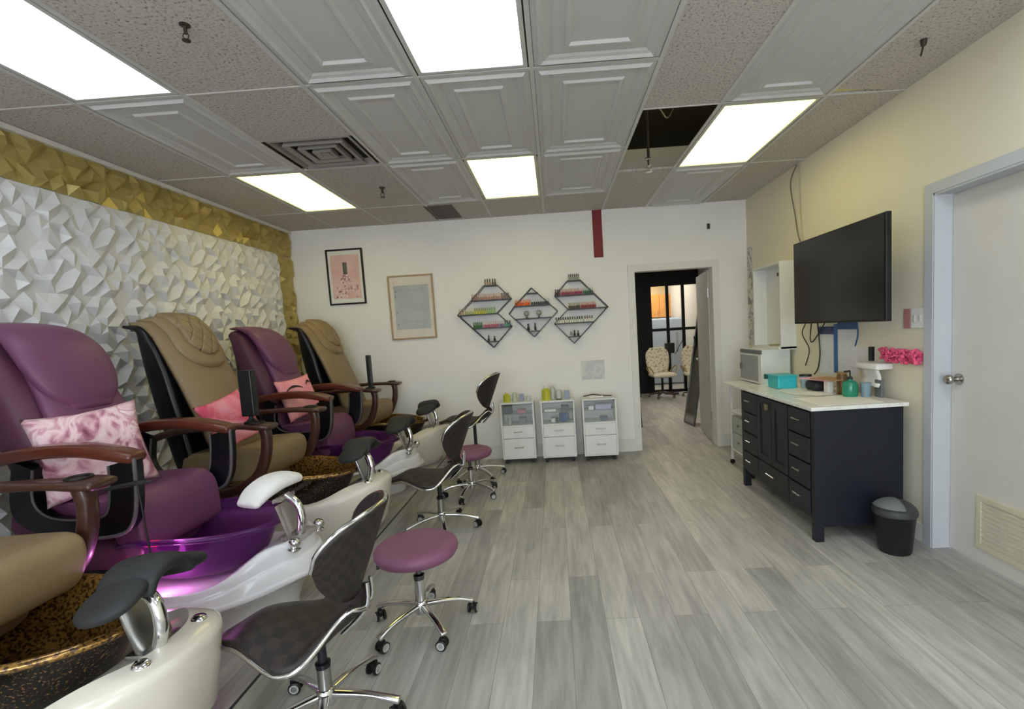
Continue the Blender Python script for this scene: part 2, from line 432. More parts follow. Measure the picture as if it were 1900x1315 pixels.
lathe(bm, [(.0, .0), (.034, .0), (.034, .008), (.014, .012), (.012, .035), (.02, .045), (.029, .055), (.03, .07), (.022, .08), (0, .082)], 20, M=Mk)
o = link('door_handle', bm, M_steel, d1, 60); o['label'] = 'satin steel round door knob'
bm = bmesh.new(); bx(bm, XR+.085, XR+.1, 2.40, 2.835, .38, .41); bx(bm, XR+.085, XR+.1, 2.40, 2.835, .10, .13); bx(bm, XR+.085, XR+.1, 2.40, 2.43, .13, .38); bx(bm, XR+.085, XR+.1, 2.805, 2.835, .13, .38)
for k in range(9): bx(bm, XR+.088, XR+.099, 2.43, 2.805, .14+k*.027, .152+k*.027)
link('vent_grille', bm, mat('cream_plastic', 'd2c9b0', .5), d1)
bm = bmesh.new(); bx(bm, XR-.012, XR, DY1+.062, YB, 0, .12, bev=.003); struct('baseboard_right', bm, M_frame)
# front wall behind the camera: unseen window added to let in fill daylight
bm = bmesh.new()
bx(bm, XL-.1, -2.5, YF-.12, YF, 0, H+.72); bx(bm, 1.8, XR+.1, YF-.12, YF, 0, H+.72); bx(bm, -2.5, 1.8, YF-.12, YF, 0, .45); bx(bm, -2.5, 1.8, YF-.12, YF, 2.4, H+.72)
struct('wall_front', bm, M_wall)
bm = bmesh.new()
for x in (-2.5, -1.06, .36, 1.76): bx(bm, x, x+.05, YF-.09, YF-.03, .45, 2.4)
bx(bm, -2.5, 1.8, YF-.09, YF-.03, .45, .5); bx(bm, -2.5, 1.8, YF-.09, YF-.03, 2.35, 2.4)
struct('fill_window_1', bm, M_blackpaint)

# ---------------------------------------------------------------- ceiling
CX = [XL, -2.49, -1.89, -1.245, -.645, -.035, .64, 1.145, 1.81, XR+.01]
R0, R1, R2, R3 = 2.70, 3.93, 5.13, 1.48
def cells():
    out = []   # (x0,x1,y0,y1,kind)
    rows = {0: [(-3.2, -1), (-1, .3), (.3, 1.5), (1.5, 2.7), (2.7, 3.93), (3.93, 5.13), (5.13, YB)],
            6: [(-3.2, -1.6), (-1.6, -.37), (-.37, .85), (.85, 2.07), (2.07, 3.29), (3.29, 4.54), (4.54, YB)]}
    for c in range(9):
        rr = rows[0] if c < 6 else rows[6]
        for i, (a, b) in enumerate(rr):
            k = 'm'
            if c in (1,): k = {3: 'L', 4: 'd', 5: 'L', 1: 'L'}.get(i, 'd' if i < 6 else 'm')
            if c == 3: k = 'd' if i < 6 else 'm'
            if c == 4: k = {3: 'L', 5: 'L', 1: 'L', 6: 'm'}.get(i, 'd')
            if c == 5: k = 'd' if i < 6 else 'm'
            if c == 6 and i == 5: k = 'hole'
            if c == 7: k = {5: 'L', 3: 'L', 1: 'L'}.get(i, 'd')
            out.append((CX[c], CX[c+1], a, b, k, c, i))
    return out
CELLS = cells()
bm = bmesh.new()
for x0, x1, y0, y1, k, c, i in CELLS:
    if k == 'm':
        if c == 2 and i == 4: continue
        if c == 8 and i == 4:   # tile slipped out of line: a thin wedge stays open
            prism(bm, [(x0, y0), (x1, y0), (x1, 3.30), (x0, 3.21)], H, H+.016, 'z'); continue
        bx(bm, x0, x1, y0, y1, H, H+.016)
# tile around the square air diffuser
bx(bm, CX[2], CX[3], 2.70, 3.36, H, H+.016)
ceil = struct('ceiling', bm, M_min)
bm = bmesh.new()
for x in CX[1:-1]: bx(bm, x-.012, x+.012, YF, YB, H-.006, H-.0005)
for x0, x1, y0, y1, k, c, i in CELLS:
    if y1 < YB-.01 and k != 'hole':
        w_ = .011 if (k != 'm') else .006
        bx(bm, x0+.012, x1-.012, y1-w_, y1+w_, H-.0052, H-.0006)
link('ceiling_grid', bm, M_tbar, ceil)
bm = bmesh.new(); bx(bm, XL-.02, XR, YF, YB, H+.65, H+.7)
struct('ceiling_deck', bm, M_gap)
def decor_panel(x0, x1, y0, y1):
    bm = bmesh.new(); g = .014
    x0 += g; x1 -= g; y0 += g; y1 -= g
    prof = [(0, 0), (.02, -.002), (.035, -.016), (.05, -.004), (.07, 0), (.085, .008), (.10, 0.002), (.15, .002), (.16, -.009), (.175, -.009), (.185, .004), (.20, .004)]
    prev = None
    for d, z in prof:
        r = [bm.verts.new((a, b, H+z)) for a, b in ((x0+d, y0+d), (x1-d, y0+d), (x1-d, y1-d), (x0+d, y1-d))]
        if prev:
            for k in range(4): bm.faces.new((prev[k], r[k], r[(k+1) % 4], prev[(k+1) % 4]))
        prev = r
    bm.faces.new(prev)
    bmesh.ops.recalc_face_normals(bm, faces=bm.faces[:])
    for f in bm.faces:
        if f.normal.z > 0: pass
    return bm
for x0, x1, y0, y1, k, c, i in CELLS:
    if k == 'd' and y1 > -.5:
        o = link('raised_panel', decor_panel(x0, x1, y0, y1), M_decor, ceil); o['label'] = 'white pressed ceiling panel with raised rectangles'
    elif k == 'd':
        o = link('raised_panel', B(x0, x1, y0, y1, H, H+.01), M_decor, ceil)
E_y = emit_mat('warm_diffuser', YELLOW, P_YELLOW); E_c = emit_mat('cool_diffuser', COOL, P_COOL); E_r = emit_mat('rear_fill_diffuser', COOL, P_FILL)
LL = {(1, 5): 'warm ceiling light panel over the purple spa chair by the gold border', (4, 5): 'warm ceiling light panel nearest the back wall, above the diamond shelves',
      (7, 5): 'yellow ceiling light panel beside the open black ceiling hole', (1, 3): 'bright cool ceiling light panel at the upper left',
      (4, 3): 'bright cool ceiling light panel at the top centre'}
LR = {(1, 1): 'unseen fill light panel added behind the viewer on the spa side', (4, 1): 'unseen fill light panel added behind the viewer in the middle',  # out-of-view panels, added and boosted to brighten the room from behind
      (7, 3): 'unseen fill light panel added overhead on the door side', (7, 1): 'unseen fill light panel added behind the viewer on the door side'}
for x0, x1, y0, y1, k, c, i in CELLS:
    if k == 'L':
        t = thing('ceiling_light', LL.get((c, i)) or LR[c, i], 'ceiling light', ((x0+x1)/2, (y0+y1)/2, H))
        a, b = (x1-x0)/2-.02, (y1-y0)/2-.02
        link('diffuser', B(-a+.022, a-.022, -b+.022, b-.022, .004, .010), E_y if i == 5 else (E_c if (c, i) in LL else E_r), t)
        bm = bmesh.new()
        bx(bm, -a, a, -b, -b+.022, -.004, .012); bx(bm, -a, a, b-.022, b, -.004, .012); bx(bm, -a, -a+.022, -b+.022, b-.022, -.004, .012); bx(bm, a-.022, a, -b+.022, b-.022, -.004, .012)
        link('light_frame', bm, M_tbar, t)
# square air diffuser
t = thing('air_diffuser', 'grey square stepped ceiling air diffuser with dark slots', 'air vent', (-1.565, 3.64, H))
bm = bmesh.new()
def ringz(bm, s0, z0, s1, z1, mi=0, cx=0, cy=0):
    a = [bm.verts.new((cx+s0*p, cy+s0*q, z0)) for p, q in ((-1, -1), (1, -1), (1, 1), (-1, 1))]
    b = [bm.verts.new((cx+s1*p, cy+s1*q, z1)) for p, q in ((-1, -1), (1, -1), (1, 1), (-1, 1))]
    for k in range(4): bm.faces.new((a[k], a[(k+1) % 4], b[(k+1) % 4], b[k])).material_index = mi
ringz(bm, .283, -.001, .27, -.006); ringz(bm, .27, -.006, .25, .045)
for s in (.21, .14, .07):
    ringz(bm, s, -.012, s-.035, -.002); ringz(bm, s, -.012, s-.01, .03)
bx(bm, -.03, .03, -.03, .03, -.004, 0)
link('louvre', bm, mat('grey_vent_metal', '9b9590', .5), t)
link('duct', B(-.255, .255, -.255, .255, .045, .055), M_gap, t)
t = thing('return_vent', 'small grey slatted vent in the ceiling near the back wall', 'air vent', (-1.13, 5.5, H))
bm = bmesh.new(); bx(bm, -.15, .15, -.29, .29, -.006, -.0008); link('vent_plate', bm, mat('grey_vent_plate', '726c66', .6), t)
bm = bmesh.new()
for k in range(14): bx(bm, -.14, .14, -.27+k*.04, -.25+k*.04, -.01, -.006)
link('slat', bm, mat('grey_vent_slats', '5e5852', .6), t)
def sprinkler(x, y, z, label, m, s=1):
    t = thing('sprinkler', label, 'sprinkler', (x, y, z)); bm = bmesh.new()
    lathe(bm, [(0, 0), (.028*s, 0), (.028*s, -.006*s), (.01*s, -.01*s), (.009*s, -.05*s), (.0, -.05*s)], 14)
    tube(bm, [(.008*s, 0, -.04*s), (.018*s, 0, -.06*s), (.004*s, 0, -.085*s)], .003*s, 6); tube(bm, [(-.008*s, 0, -.04*s), (-.018*s, 0, -.06*s), (-.004*s, 0, -.085*s)], .003*s, 6)
    link('sprinkler_body', bm, m, t, 40)
    bm = bmesh.new(); lathe(bm, [(0, -.083*s), (.022*s, -.083*s), (.022*s, -.087*s), (0, -.087*s)], 14); link('deflector_plate', bm, m, t, 40)
M_spr = mat('brown_metal', '4b4039', .5, metal=.5)
sprinkler(-1.47, 2.15, H, 'brown sprinkler head in the ceiling at the top left', M_spr, .75)
sprinkler(-1.46, 4.5, H, 'small brown sprinkler head between the warm light and the decorative panels', M_spr)
sprinkler(.905, 4.42, H+.06, 'chrome sprinkler head hanging in the open ceiling hole', M_chrome, 1.3)
bm = bmesh.new(); tube(bm, [(.905, 4.42, H+.062), (.905, 4.42, H+.648)], .012, 10); o = tag(link('sprinkler_pipe', bm, mat('dark_pipe', '2b2826', .6), None, 60), 'dark drop pipe above the chrome sprinkler in the ceiling hole', 'pipe')
bm = bmesh.new(); tube(bm, crom([(.66, 3.6, H+.25), (.85, 3.75, H+.2), (1.0, 4.0, H+.24), (1.2, 4.1, H+.72)], 6), .006)
tag(link('ceiling_cable', bm, colmat('55504c'), None, 180), 'thin grey cable crossing inside the open ceiling hole', 'cable')
bm = bmesh.new(); lathe(bm, [(0, 0), (.016, 0), (.012, -.03), (0, -.034)], 10, c=(1.99, 2.72, H)); tube(bm, [(1.99, 2.72, H-.02), (2.02, 2.78, H-.05)], .005, 6)
tag(link('ceiling_hook', bm, M_spr, None, 40), 'small brown fitting on the ceiling tile at the upper right', 'hook')

# ---------------------------------------------------------------- platform
M_plat = M_floor
bm = bmesh.new(); bx(bm, XL, -1.318, -1.0, YB-.012, 0.0, .15); o = struct('platform', bm, M_plat)
bm = bmesh.new(); bx(bm, -1.322, -1.315, -1.0, YB-.012, .144, .152); struct('trim_5', bm, mat('dark_edge_strip', '26302c', .4))

# ================================================================ SPA CHAIRS
ZL = -.15; XO = 1.9     # local = world + (1.9, -yc, -.15)
def outline(kind):
    def f(th):
        c, s = math.cos(th), math.sin(th)
        if kind == 'A':
            e = 3.2; x = .60*math.copysign(abs(c)**(2/e), c)+.03; y = .37*math.copysign(abs(s)**(2/e), s)
            if x > .2: y *= 1-.35*((x-.2)/.45)**2
        else:
            e = 2.5; x = .60*math.copysign(abs(c)**(2/e), c)+.03; y = .42*math.copysign(abs(s)**(2/e), s)
            if x > .1: y *= 1-.38*((x-.1)/.55)**1.8
        return x, y
    return f
def sm(a, b, x):
    t = min(1, max(0, (x-a)/(b-a))); return t*t*(3-2*t)
def make_base(kind):
    O = outline(kind); n = 64; bm = bmesh.new()
    if kind == 'A': R = [(.84, .0), (.86, .01), (.93, .10), (.985, .21), (1.0, .27), (.995, .295), (.965, .31), (.90, .315), (.85, .318), (.83, .30), (.80, .285), (.74, .28), (.60, .27), (.45, .24), (.28, .20), (.12, .19), (0, .19)]
    else: R = [(.70, .0), (.70, .02), (.78, .13), (.97, .165), (1.0, .17), (1.008, .18), (1.0, .19), (.965, .193), (.955, .197), (.94, .222), (.93, .232), (.905, .236), (.895, .24), (.885, .262), (.87, .268), (.84, .268), (.80, .255), (.75, .25), (.62, .248), (.5, .24), (.3, .22), (.12, .21), (0, .21)]
    rings = []
    for s, z in R:
        if s == 0: rings.append([bm.verts.new((.03, 0, z))]); continue
        v = []
        for k in range(n):
            x, y = O(2*PI*k/n)
            X, Y = .03+(x-.03)*s, y*s
            zz = z
            if z >= .16: zz += (.40-.315)*sm(.18, .44, X)*(1-.55*sm(.16, .34, abs(Y)))*(1.15 if kind == 'B' else 1)*(1 if s > .4 else 0)*(1 if kind == 'A' else (1.3 if s < .9 else .8 if s < .96 else .5))
            if z >= .16 and X < -.2: zz -= .04*sm(.2, .55, -X)
            if kind == 'A' and s >= .93: X += .02*sm(.3, .6, X)
            v.append(bm.verts.new((X, Y, zz)))
        rings.append(v)
    for A, C in zip(rings, rings[1:]):
        for k in range(n):
            k2 = (k+1) % n
            if len(C) == 1: bm.faces.new((A[k], A[k2], C[0]))
            else: bm.faces.new((A[k], A[k2], C[k2], C[k]))
    bm.faces.new(rings[0][::-1])
    return bm
def make_bowl():
    def rim(th):
        c, s = math.cos(th), math.sin(th)
        x = .40*math.copysign(abs(c)**.95, c); y = .29*math.copysign(abs(s)**1.25, s)
        z = .430+.095*abs(s)**2.0+(.065 if c > 0 else -.02)*abs(c)**3
        return x, y, z
    P = [(1.06, -.032), (1.085, -.012), (1.05, .004), (1.0, 0), (.95, -.03), (.87, -.09), (.79, -.15), (.70, -.2), (.60, -.228), (.3, -.236), (0.02, -.237)]
    P = crom([(a, b) for a, b in P], 2)
    nv = len(P)-1
    def fn(u, v):
        th = 2*PI*u; x, y, z = rim(th); s, d = P[round(v*nv)]
        zb = .425+.04; t = min(1, max(0, -d/.237)) if s < 1 else 0
        Z = (z+d*.75)*(1-t**1.5)+(.285)*t**1.5
        return (x*s-.03*0, y*s, Z)
    bm = bmesh.new(); surf(bm, fn, 56, nv, wrap=True)
    bmesh.ops.recalc_face_normals(bm, faces=bm.faces[:])
    return bm
def foot_pad_black():
    bm = bmesh.new()
    for sgn in (-1, 1):
        blob(bm, (0, 0, 0), .105, .095, .032, e=2.3, n=28, m=12, M=T3(-.01, sgn*.125, -.035)@RX(-sgn*.38)@RY(-.10))
    loft(bm, [(.0, -.09, -.045, .098, .022), (0, -.065, -.004, .105, .03), (0, 0, .018, .108, .034), (0, .065, -.004, .105, .03), (0, .09, -.045, .098, .022)], n=28, e=2.6, cap=.012, W=Vector((1, 0, 0)))
    return bm
def foot_pad_white():
    bm = bmesh.new()
    loft(bm, [(0, -.13, -.045, .075, .026), (0, -.08, -.008, .088, .036), (0, 0, .018, .09, .042), (0, .08, .022, .088, .038), (0, .125, .015, .078, .03)], n=24, e=2.6, cap=.02, W=Vector((1, 0, 0)))
    return bm
def side_loop():   # glossy black D-shaped arm panel with an opening, thin in y
    outer = [(-.56, .92), (-.60, .70), (-.52, .60), (-.35, .555), (-.12, .56), (-.04, .62), (-.01, .75), (.0, .91)]
    inner = [(-.47, .88), (-.49, .74), (-.44, .665), (-.33, .64), (-.19, .645), (-.145, .69), (-.125, .80), (-.12, .88)]
    return crom([p for p in outer], 4), crom([p for p in inner], 4)
def ringplate(bm, O, I, y0, y1):
    n = len(O); V = {}
    for nm, P in (('o', O), ('i', I)):
        for s, y in (('a', y0), ('b', y1)): V[nm+s] = [bm.verts.new((x, y, z)) for x, z in P]
    for k in range(n-1):
        bm.faces.new((V['oa'][k], V['oa'][k+1], V['ia'][k+1], V['ia'][k])); bm.faces.new((V['ob'][k], V['ib'][k], V['ib'][k+1], V['ob'][k+1]))
        bm.faces.new((V['oa'][k], V['ob'][k], V['ob'][k+1], V['oa'][k+1])); bm.faces.new((V['ia'][k], V['ia'][k+1], V['ib'][k+1], V['ib'][k]))
    for k in (0, n-1): bm.faces.new((V['oa'][k], V['ia'][k], V['ib'][k], V['ob'][k]))
    # closing top bar
    k, j = 0, n-1
    bmesh.ops.recalc_face_normals(bm, faces=bm.faces[:])

def cushion(name, prof, hw, m, par):
    P = crom(prof+[prof[0]], 3)[:-1]; bm = bmesh.new(); prism(bm, P, -hw, hw)
    o = link(name, bm, m, par, 180)
    b = o.modifiers.new('bevel', 'BEVEL'); b.width = .035; b.segments = 5; b.limit_method = 'ANGLE'; b.angle_limit = math.radians(60)
    w_ = o.modifiers.new('wn', 'WEIGHTED_NORMAL'); w_.keep_sharp = False
    return o
def make_spa(kind, yc, label, back=(0, 0), pad='black', lit=False, fwd=0):
    t = thing('pedicure_spa_chair', label, 'pedicure chair', (-1.9, yc, .15), 0, None)
    A = kind == 'A'
    base = link('foot_bath_base', make_base(kind), M_cream if A else M_wfib, t, 50)
    bw = link('bowl', make_bowl(), [M_bowl_in, M_bowl_out] if A else [M_pglass], t, 60)
    bw.location = (-.045 if A else 0, 0, -.02); bw.scale = (1.16 if A else 1, 1, 1)
    solid(bw, .012 if A else .008, -1, 1 if A else 0)
    bw['label'] = 'gold and black speckled glass bowl' if A else 'purple glass bowl'
    if lit:
        bm = bmesh.new(); lathe(bm, [(0, .0), (.035, .0), (.03, .012), (0, .014)], 16, M=T3(-.13, -.238, .385)@RX(1.15))
        m, nt, b = node_mat('red_glowing_light'); b.inputs['Base Color'].default_value = (.8, .02, .05, 1); b.inputs['Emission Color'].default_value = (1, .02, .06, 1); b.inputs['Emission Strength'].default_value = 1.2
        ld = bpy.data.lights.new('bowl_led', 'POINT'); ld.energy = .6; ld.color = (1, .25, .9); ld.shadow_soft_size = .02
        lo = bpy.data.objects.new('bowl_led', ld); COL.objects.link(lo); lo.parent = bw; lo.location = (.02, -.31, .345)
        o = link('bowl_light', bm, m, bw, 40); o['label'] = 'glowing red underwater light'
    # seat stack
    SM, SD = (M_tan, M_dtan) if A else (M_purple, M_dpurple)
    if A:
        cushion('seat_cushion', [(-.68, .69), (-.40, .70), (-.20, .705), (-.14, .70), (-.105, .675), (-.095, .62), (-.11, .55), (-.15, .49), (-.21, .465), (-.30, .47), (-.68, .50)], .272, SM, t).location.x = fwd
        link('seat_base', LO([(-.66, 0, .43, .23, .085), (-.3, 0, .43, .23, .085), (-.2, 0, .44, .22, .07)], n=28, e=5, cap=.03), M_dtan, t, 60)
    else:
        cushion('seat_cushion', [(-.68, .69), (-.40, .70), (-.22, .705), (-.15, .695), (-.105, .66), (-.085, .60), (-.08, .50), (-.085, .44), (-.12, .41), (-.17, .43), (-.21, .50), (-.26, .54), (-.68, .54)], .275, SM, t)
        link('seat_base', LO([(-.66, 0, .43, .25, .10), (-.3, 0, .43, .25, .10), (-.2, 0, .43, .25, .09)], n=28, e=5, cap=.03), SD, t, 60)
    link('pedestal', LO([(-.62, 0, .12, .22, .10), (-.62, 0, .36, .22, .12)], k=1, n=20, e=4, cap=.01) if False else B(-.75, -.28, -.21, .21, .0, .38, bev=.02), M_black, t)
    # back rest (leans to the wall)
    dx, dz = back
    if A:
        sh = LO([(-.66+dx, 0, .50, .265, .07), (-.70+dx, 0, .75, .275, .085), (-.745+dx, 0, 1.0, .28, .09), (-.79+dx, 0, 1.25, .28, .085), (-.83+dx, 0, 1.44, .28, .06), (-.87+dx, 0, 1.53, .275, .030), (-.96+dx, 0, 1.555, .27, .014)], n=28, e=5, cap=.012)
        bk = link('backrest', sh, M_shell, t, 60); bk['label'] = 'black back shell'
        def fn(u, v):
            P = [(-.40, .68), (-.455, .85), (-.52, 1.02), (-.585, 1.2), (-.655, 1.36), (-.72, 1.49), (-.79, 1.56), (-.87, 1.565)]
            k = v*(len(P)-1); i = min(int(k), len(P)-2); f = k-i
            x = P[i][0]*(1-f)+P[i+1][0]*f; z = P[i][1]*(1-f)+P[i+1][1]*f
            b = (u-.5)*2; w_ = .262-.02*sm(.5, 1, v)
            return (x+dx-.05*b**4-.02*b*b, b*w_, z-.012*b**4)
        bm = bmesh.new(); surf(bm, fn, 24, 35); o = solid(link('back_cover', bm, SM, bk, 60), .06, 0); o['label'] = 'tan leather back cover'
        PP = [(-.40, .68), (-.455, .85), (-.52, 1.02), (-.585, 1.2), (-.655, 1.36), (-.72, 1.49), (-.79, 1.56), (-.87, 1.565)]
        LL_ = [0]
        for (xa, za), (xb, zb) in zip(PP, PP[1:]): LL_.append(LL_[-1]+math.hypot(xb-xa, zb-za))
        def along(d):
            for i in range(len(PP)-1):
                if d <= LL_[i+1] or i == len(PP)-2:
                    f = (d-LL_[i])/(LL_[i+1]-LL_[i]); (xa, za), (xb, zb) = PP[i], PP[i+1]
                    n_ = Vector((zb-za, 0, -(xb-xa))).normalized(); return Vector((xa+(xb-xa)*f, 0, za+(zb-za)*f)), n_
        def q(u, v):
            a = (u-.5)*2; b = (v-.5)*2      # b=-1 rounded bottom, b=1 over the top
            w_ = .205*(math.sqrt(max(0, 1-((-b-.25)/.75)**2.2)) if b < -.25 else 1)
            p, n_ = along(.60+.235*(b+1)+.0)
            rad = max(abs(a), 0); e1 = max(0, 1-rad**4)**.5*min(1, (b+1)*9)**.5*min(1, (1-b)*5+.15)
            puff = .030*e1
            r2 = math.hypot(a/.66, (b+.02)/.60 if b < -.02 else 0)
            if r2 < 1 and b < .8: puff += .010*(1-r2**6)+.013*min(1, abs(math.sin((a*2.2+b*1.9)*PI))*3)**.6*min(1, abs(math.sin((a*2.2-b*1.9)*PI))*3)**.6
            elif r2 < 1.12: puff -= .006
            bb = a*w_/.262
            return tuple(Vector((dx-.05*bb**4-.02*bb*bb, a*w_, -.012*bb**4))+p+n_*(.024+puff))
        bm = bmesh.new(); surf(bm, q, 80, 80); o = solid(link('headrest', bm, SM, bk, 60), .02, -1 if False else 0); o['label'] = 'quilted tan headrest pad'
    else:
        body = LO([(-.52+dx, 0, .55, .26, .10), (-.58+dx, 0, .80, .275, .12), (-.65+dx, 0, 1.05, .285, .125), (-.72+dx, 0, 1.25, .28, .11), (-.79+dx, 0, 1.41, .25, .085), (-.86+dx, 0, 1.49, .20, .05)], n=36, e=3.4, cap=.03)
        bk = link('backrest', body, SD, t, 60); bk['label'] = 'purple leather backrest'
        inner = LO([(-.39+dx, 0, .66, .20, .03), (-.43+dx, 0, .82, .215, .04), (-.50+dx, 0, 1.05, .215, .045), (-.57+dx, 0, 1.22, .20, .04), (-.64+dx, 0, 1.35, .18, .03)], n=30, e=3, cap=.02)
        link('back_pad', inner, SM, bk, 60)
        hd = LO([(-.50+dx, 0, 1.13, .12, .03), (-.525+dx, 0, 1.20, .185, .05), (-.57+dx, 0, 1.31, .22, .06), (-.63+dx, 0, 1.42, .225, .055), (-.71+dx, 0, 1.50, .205, .04), (-.82+dx, 0, 1.545, .17, .022), (-.90+dx, 0, 1.55, .13, .015)], n=36, e=2.6, cap=.03)
        o = link('headrest', hd, SM, bk, 70); o['label'] = 'oval purple headrest cushion'
        bm = bmesh.new(); tube(bm, [(-.72+dx, s*.0, .8) for s in (0, 1)] if False else [(-.80+dx, 0, .45), (-.86+dx, 0, 1.3)], .10, 12); link('back_shell', bm, M_shell, bk, 40)
    # arms
    for s in (-1, 1):
        y = s*.325
        if A:
            ar = link('armrest', LO([(-.80, y, .80, .028, .022), (-.60, y, .855, .034, .024), (-.35, y, .87, .040, .020), (-.15, y+s*.01, .87, .055, .018), (-.02, y+s*.02, .865, .075, .022), (.05, y+s*.02, .86, .068, .020)], n=24, e=3, cap=.015), M_dwood, t, 60)
            link('arm_support', LO([(-.01, y, .85, .035, .03), (.0, y, .78, .033, .028), (-.02, y, .66, .032, .03), (-.09, y, .53, .032, .032), (-.25, y, .44, .032, .035), (-.45, y, .42, .03, .04)], n=20, e=3.5, cap=.01), M_dwood, ar, 60)
            bm = bmesh.new(); tube(bm, [(-.04+.042*math.cos(a*PI/10), y+s*.02+.042*math.sin(a*PI/10), .889) for a in range(20)], .006, 8, closed=True)
            lathe(bm, [(0, .8845), (.036, .8845), (.036, .8865), (0, .8865)], 20, c=(-.04, y+s*.02, 0))
            o = link('cup_holder', bm, M_black, ar, 60); o['label'] = 'round black cup holder'
            ar['label'] = 'dark brown wooden armrest'
        else:
            ar = link('armrest', LO([(-.84, y, .86, .034, .024), (-.66, y, .925, .042, .030), (-.45, y, .955, .047, .031), (-.25, y, .955, .052, .030), (-.10, y, .93, .056, .028), (-.01, y, .908, .050, .024)], n=24, e=4, cap=.012), M_wood, t, 60)
            ar['label'] = 'arched red brown wooden armrest'
            O_, I_ = side_loop(); bm = bmesh.new(); ringplate(bm, O_, I_, y-.024, y+.024)
            o = link('arm_panel', bm, M_shell, ar, 35); o['label'] = 'glossy black looped arm panel'
            bm = bmesh.new(); tube(bm, [(x, y-.024, z) for x, z in I_], .006, 6); tube(bm, [(x, y-.024, z) for x, z in O_[14:]], .009, 6)
            link('arm_trim', bm, mat('grey_trim', '5b5657', .35), ar, 60)
    # foot rest post
    bm = bmesh.new()
    bx(bm, -.008, .008, -.07, .07, 0, .19, bev=.003, M=T3(.50, 0, .38)@RY(-.30))
    bx(bm, -.03, .03, -.06, .06, .0, .02, bev=.004, M=T3(.45, 0, .575)@RY(-.2))
    bx(bm, .455, .575, -.08, .08, .378, .40, bev=.008)
    o = link('footrest_bracket', bm, M_smoke if not A else M_alu, t, 40)
    bm = bmesh.new(); tube(bm, crom([(.53, -.03, .39), (.55, -.03, .47), (.53, -.02, .55), (.47, -.01, .60)], 6), .021, 12); link('footrest_post', bm, M_chrome, t, 60)
    if pad == 'black': p = link('foot_pad', foot_pad_black(), M_rubber, t, 70); p['label'] = 'black rubber saddle-shaped foot pad'
    else: p = link('foot_pad', foot_pad_white(), M_towel, t, 70); p['label'] = 'white textured foot pad'
    p.location = (.45, 0.05, .625) if pad == 'black' else (.37, .03, .635)
    p.rotation_euler = (0, -.12, 0) if pad == 'black' else (.0, .0, -.35)
    for s in (-1, 1):
        bm = bmesh.new(); lathe(bm, [(0, 0), (.030, 0), (.032, .006), (.018, .010), (.017, .018), (.026, .026), (.029, .04), (.022, .054), (0, .058)], 18)
        k_ = link('knob', bm, M_chrome, t, 60); k_.location = (.545, s*.125, .355); k_.rotation_euler = (0, .25, 0)
    # hand shower cable / hose
    return t

YC = {1: 1.54, 2: 2.45, 3: 3.42, 4: 4.38, 5: 5.36}
spa1 = make_spa('A', YC[1], 'tan spa chair at the left edge with only seat and speckled bowl showing', back=(.05, 0), fwd=.14)
spa2 = make_spa('B', YC[2], 'purple spa chair holding the large floral pillow, purple bowl lit red', back=(0, 0), pad='white', lit=True)
spa3 = make_spa('A', YC[3], 'tan spa chair with black lamp and pink hat pillow between two purple chairs', back=(.06, 0), fwd=.05)
spa4 = make_spa('B', YC[4], 'purple spa chair with the eyelash pillow, second from the back wall', back=(-.02, 0))
spa5 = make_spa('A', YC[5], 'tan spa chair farthest back, next to the back wall', back=(.10, 0), fwd=.08)

# pillows (things of their own)
def pillow(name, label, loc, rot, s, m, extra=None):
    bm = bmesh.new()
    n = 22
    def side(sg):
        def fn(u, v):
            a, b = (u-.5)*2, (v-.5)*2
            pin = 1-.10*(1-a*a)*b*b*0
            X = a*s*(1-.09*(1-abs(a)**2)*0-.10*(1-a*a)*0); 
            X = a*s*(1-.10*(1-b*b)*abs(a)**3); Z = b*s*(1-.10*(1-a*a)*abs(b)**3)
            th = .30*s*((1-a*a)*(1-b*b))**.45
            return (sg*th+.008*math.sin(a*9+b*4)*(1-a*a)*(1-b*b), X, Z)
        return fn
    surf(bm, side(1), n, n); surf(bm, side(-1), n, n)
    bmesh.ops.remove_doubles(bm, verts=bm.verts[:], dist=.0008)
    bmesh.ops.recalc_face_normals(bm, faces=bm.faces[:])
    o = link(name, bm, m, None, 180); o.location = loc; o.rotation_euler = rot
    tag(o, label, 'pillow', None)
    return o
M_p1 = print_mat('pink_floral_print', [(.30, '7a3f52'), (.40, 'b4788a'), (.48, 'e0b7bd'), (.56, 'e8cdd0'), (.64, 'c98b9a'), (.72, 'f0dada')], 7, 7, .8, 1.6)
M_p2 = print_mat('pink_white_print', [(.42, 'd9536d'), (.50, 'f08a98'), (.58, 'f4a9b2'), (.62, 'e4dde6'), (.75, 'efe9ef')], 3.5, 5, .8, .6)
M_p3 = print_mat('pink_print', [(.4, 'ec8f99'), (.6, 'f5aab0')], 4, 3, .8, .4)
pillow('throw_pillow', 'large pink and white floral throw pillow on the front purple chair', (-2.28, 2.31, 1.065), (.08, -.30, -.62), .215, M_p1)
pillow('throw_pillow', 'pink and white throw pillow on the tan chair beside the black lamp', (-2.27, 3.31, 1.03), (.25, -.35, -.35), .18, M_p2)
p4 = pillow('throw_pillow', 'salmon pink throw pillow printed with eyelashes, on the farther purple chair', (-2.30, 4.29, 1.06), (.10, -.3, -.35), .19, M_p3)
M_lash = mat('dark_lash_print', '30201f', .8)
for (y0, z0, w_) in ((-.06, .07, .085), (.115, .09, .04)):
    bm = bmesh.new()
    def fn(u, v):
        a = (u-.5)*2; y = y0+a*w_; z = z0+.03*(1-a*a)+(v-.5)*.022*(1-.6*abs(a))
        aa, bb = y/.19, z/.19
        return (.30*.19*max(.02, (1-aa*aa)*(1-bb*bb))**.45+.010, y, z)
    surf(bm, fn, 14, 2); o = link('eyebrow_print', bm, M_lash, p4, 180)
